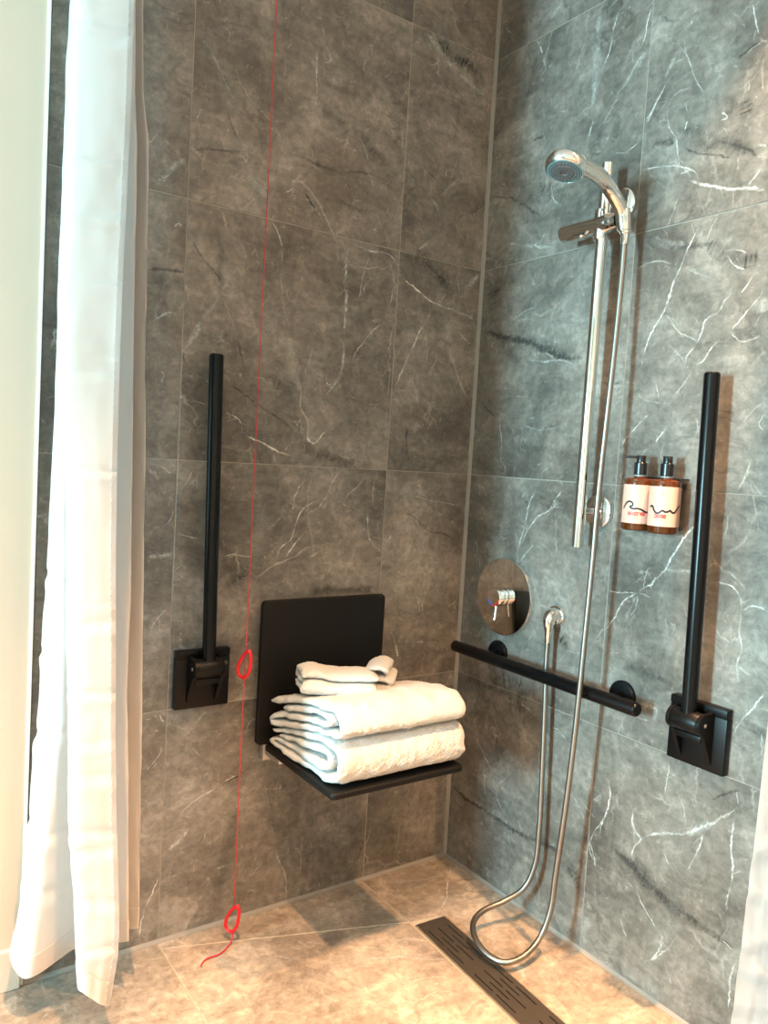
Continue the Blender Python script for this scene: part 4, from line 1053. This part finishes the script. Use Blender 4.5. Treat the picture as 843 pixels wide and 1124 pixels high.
def loft_curtain(name, label, group, cols, hems, ztop, nz, per, creases, panel, hem_seed):
    root = empty(name, (cols[0][-1][0], cols[0][-1][1], ztop), label, 'shower curtain', group)
    nc = len(cols)
    nu = (nc - 1) * per + 1
    grid = []
    for r in range(nz + 1):
        f = r / nz
        row = []
        hz = []
        for i in range(nu):
            t = i / per
            k = min(int(t), nc - 2); tt = t - k
            hz.append(lerp(hems[k], hems[k + 1], tt * tt * (3 - 2 * tt)))
        # all control columns at this relative height
        ctr = []
        for k in range(nc):
            z = lerp(ztop, hems[k], f)
            ctr.append(column_at(cols[k], z))
        C = catmull(ctr, per)
        for i in range(nu):
            z = lerp(ztop, hz[i], f)
            row.append(Vector((C[i].x, C[i].y, z)))
        grid.append(row)
    # normals and creases
    out = []
    for r, row in enumerate(grid):
        new = []
        for i, p in enumerate(row):
            a, b = row[max(i - 1, 0)], row[min(i + 1, nu - 1)]
            d = b - a
            n = Vector((d.y, -d.x, 0))
            n = n.normalized() if n.length > 1e-9 else Vector((1, 0, 0))
            u = i / per
            disp = 0.0
            for zc, slope, amp, w, u0, u1 in creases:
                if u0 - .2 <= u <= u1 + .2:
                    um = (u - u0) / max(1e-6, u1 - u0)
                    dz = p.z - (zc + slope * (um - .5) + .006 * noise.noise(Vector((u * 4, zc * 20, 0))))
                    env = sstep(u0 - .2, u0 + .1, u) * (1 - sstep(u1 - .1, u1 + .2, u))
                    disp += amp * env * (math.exp(-(dz / w) ** 2) - .6 * math.exp(-((dz + 2.0 * w) / (2.0 * w)) ** 2))
            disp += .0035 * noise.noise(Vector((u * 1.8, p.z * 5, hem_seed))) + .0016 * noise.noise(Vector((u * 5, p.z * 17, hem_seed + 4)))
            new.append(p + n * disp)
        out.append(new)
    bm = bmesh.new()
    V = [[bm.verts.new(p) for p in row] for row in out]
    for r in range(nz):
        for i in range(nu - 1):
            bm.faces.new((V[r][i], V[r][i + 1], V[r + 1][i + 1], V[r + 1][i]))
    obj('curtain_fabric', bm, FABRIC, root, 180)
    return root, out, nu

cols = [[(a / 1000, b / 1000, c / 1000) for a, b, c in P] for P in CURTAIN]
hems = [P[-1][2] for P in cols]
hems[8] = .150; hems[9] = .150
cr = [  # z, slope, amplitude, width, from, to (fold index)
    (1.955, -.010, .006, .012, 0, 1), (1.925, -.030, .005, .010, 0, 1), (1.72, .004, .004, .006, 0, 1), (1.625, -.004, .005, .008, 0, 1), (1.585, -.010, .003, .008, 0, 1),
    (1.505, -.004, .005, .006, 0, 1), (1.37, .0, .004, .008, 0, 1), (1.335, -.012, .003, .008, 0, 1), (1.155, .002, .006, .005, 0, 1), (.905, .002, .003, .004, 0, 1), (.865, -.012, .004, .008, 0, 1),
    (.735, .004, .006, .006, 0, 1), (.64, .0, .003, .007, 0, 1), (.575, .012, .004, .010, 0, 1), (.465, .014, .006, .010, 0, 1), (.43, -.010, .005, .012, 0, 1), (.33, .012, .004, .010, 0, 1), (.235, .010, .005, .006, 0, 1),
    (.42, .02, .005, .010, 2.6, 4), (.62, -.02, .005, .012, 2.6, 4), (.30, .03, .005, .012, 2.6, 4), (.78, .0, .004, .008, 2.6, 4), (.93, .02, .004, .008, 2.6, 4)]
lc, lg, lnu = loft_curtain('shower_curtain', 'white shower curtain gathered at the left beside the painted wall', 'white shower curtains', cols, hems, 2.50, 300, 14, cr, (0, 1), 1.0)
# stitched side hem along the free edge, facing the room
bm = bmesh.new()
prev = None
for row in lg:
    e0, e1 = row[0], row[2]
    d = (e1 - e0); d.z = 0; d.normalize()
    n = Vector((d.y, -d.x, 0))
    if n.dot(Vector((-.57, -.82, 0))) < 0: n = -n
    q = [bm.verts.new(e0 - d * .0005 + n * .0012), bm.verts.new(e0 + d * .0085 + n * .0022)]
    if prev: bm.faces.new((prev[0], prev[1], q[1], q[0]))
    prev = q
bmesh.ops.solidify(bm, geom=bm.faces[:], thickness=.0008)
hem = obj('side_hem', bm, FABRIC_HEM, lc, 40)
bm = bmesh.new()
for k in range(2, 299, 1):
    if k % 2: continue
    row = lg[k]
    d = row[2] - row[0]; d.z = 0; d.normalize()
    n = Vector((d.y, -d.x, 0))
    if n.dot(Vector((-.57, -.82, 0))) < 0: n = -n
    p = row[0] + d * .0082 + n * .0028
    tube(bm, [p + Vector((0, 0, .0030)), p + d * .0016 + n * .0002, p - Vector((0, 0, .0030)) + d * .0026], .00035, 5)
o = obj('stitches', bm, THREAD, lc, 180); o['kind'] = 'stuff'
bm = bmesh.new()
# bottom hem: a slightly thicker band following the lower edge
for r in range(292, 300):
    pass
lo = lg[-1]; hi = lg[-7]
prev = None
for i in range(lnu):
    a, b = lo[max(i - 1, 0)], lo[min(i + 1, lnu - 1)]
    d = (b - a); n = Vector((d.y, -d.x, 0)); n = n.normalized() if n.length > 1e-9 else Vector((1, 0, 0))
    q = [bm.verts.new(lo[i] + n * .0009 - Vector((0, 0, .0004))), bm.verts.new(hi[i] + n * .0012), bm.verts.new(hi[i] - n * .0014), bm.verts.new(lo[i] - n * .0012 - Vector((0, 0, .0004)))]
    if prev:
        for k in range(4): bm.faces.new((prev[k], prev[(k + 1) % 4], q[(k + 1) % 4], q[k]))
    prev = q
obj('bottom_hem', bm, FABRIC_HEM, lc, 40)

# right-hand curtain: gathered against the right wall, its free edge at x = -0.1
def col(x, y, dx=0.0, dy=0.0):
    return [(x, y - .025, 2.50), (x, y - .022, 1.2), (x, y - .010, .62), (x + dx, y + dy, .12)]
rc_cols = [col(-.104, -1.012, .0, .006), col(-.060, -1.050, -.004, .004), col(-.022, -1.085), col(-.075, -1.105), col(-.150, -1.120), col(-.090, -1.150), col(-.025, -1.180), col(-.100, -1.215), col(-.165, -1.240), col(-.030, -1.28)]
cr2 = [(.52, .05, .006, .014, 0, 2), (.40, -.04, .006, .012, 0, 2), (.33, .05, .005, .012, 0, 2), (.25, -.03, .006, .014, 0, 2), (.19, .02, .005, .012, 0, 2)]
loft_curtain('shower_curtain', 'white shower curtain at the right edge of the picture beside the grey wall', 'white shower curtains', rc_cols, [.118] * 10, 2.50, 160, 12, cr2, (0, 1), 6.0)
# ceiling track both curtains hang from
tr = empty('curtain_track', (-1.15, -1.05, 2.515), 'white ceiling curtain track above the shower', 'curtain track')
bm = bmesh.new()
path = catmull([(-1.12, -.012, 2.515), (-1.13, -.5, 2.515), (-1.14, -.85, 2.515), (-1.05, -1.06, 2.515), (-.80, -1.10, 2.515), (-.4, -1.10, 2.515), (-.012, -1.10, 2.515)], 12)
tube(bm, path, .011, 12)
obj('track', bm, WHITE_PLASTIC, tr, 60)
for i, p in enumerate([path[3], path[20], path[36], path[52], path[-3]]):
    bm = bmesh.new(); lathe(bm, (p.x, p.y, H), (0, 0, -1), [(0, .014), (.005, .014), (.006, .006), (.098, .006)], 12)
    obj('track_hanger', bm, WHITE_PLASTIC, tr, 30)

# ------------------------------------------------------------------ lights
for i, (x, y, wgt, ang, lab) in enumerate(LAMPS):
    d = empty('ceiling_downlight', (x, y, H), lab, 'ceiling light', 'ceiling downlights')
    bm = bmesh.new(); lathe(bm, (x, y, H - .0005), (0, 0, -1), [(0, .048), (.004, .048), (.006, .044), (.004, .036), (.001, .036)], 40)
    obj('lamp_ring', bm, LAMP_RING, d, 30)
    bm = bmesh.new(); lathe(bm, (x, y, H - .0006), (0, 0, -1), [(0, 0), (0, .0355), (.0010, .0355), (.0012, 0)], 32)
    obj('lamp_lens', bm, LAMP_GLOW, d, 30)
    L = bpy.data.lights.new('downlight_beam', 'SPOT')
    L.spot_size = math.radians(ang); L.spot_blend = SPOT_BLEND; L.shadow_soft_size = .022
    L.energy = wgt; L.color = WARM
    lo = bpy.data.objects.new('downlight_beam', L); COL.objects.link(lo)
    lo.location = (x, y, H - .012)
L = bpy.data.lights.new('window_daylight', 'AREA')
L.shape = 'RECTANGLE'; L.size = (WZ1 - WZ0) - .1; L.size_y = (WY1 - WY0) - .1; L.energy = DAY_E; L.color = DAYC
lo = bpy.data.objects.new('window_daylight', L); COL.objects.link(lo)
lo.location = (XL - .10, (WY0 + WY1) / 2, (WZ0 + WZ1) / 2)
lo.rotation_euler = (0, -PI / 2, 0)       # -Z looks along +X
w = bpy.data.worlds.new('sky'); scene.world = w
w.use_nodes = True
bg = w.node_tree.nodes['Background']
bg.inputs['Color'].default_value = (.70, .85, 1.0, 1)
bg.inputs['Strength'].default_value = 1.0

# ------------------------------------------------------------------ render look
scene.view_settings.view_transform = 'Standard'
scene.view_settings.look = 'None'
scene.view_settings.gamma = 1.0
scene.view_settings.use_curve_mapping = False
scene.view_settings.exposure = EXPOSURE
c = scene.cycles
c.use_denoising = True
try: c.denoiser = 'OPENIMAGEDENOISE'
except Exception: pass
c.max_bounces = 8; c.diffuse_bounces = 5; c.glossy_bounces = 5; c.transmission_bounces = 8; c.transparent_max_bounces = 24
c.caustics_reflective = False; c.caustics_refractive = False
c.sample_clamp_indirect = 6.0
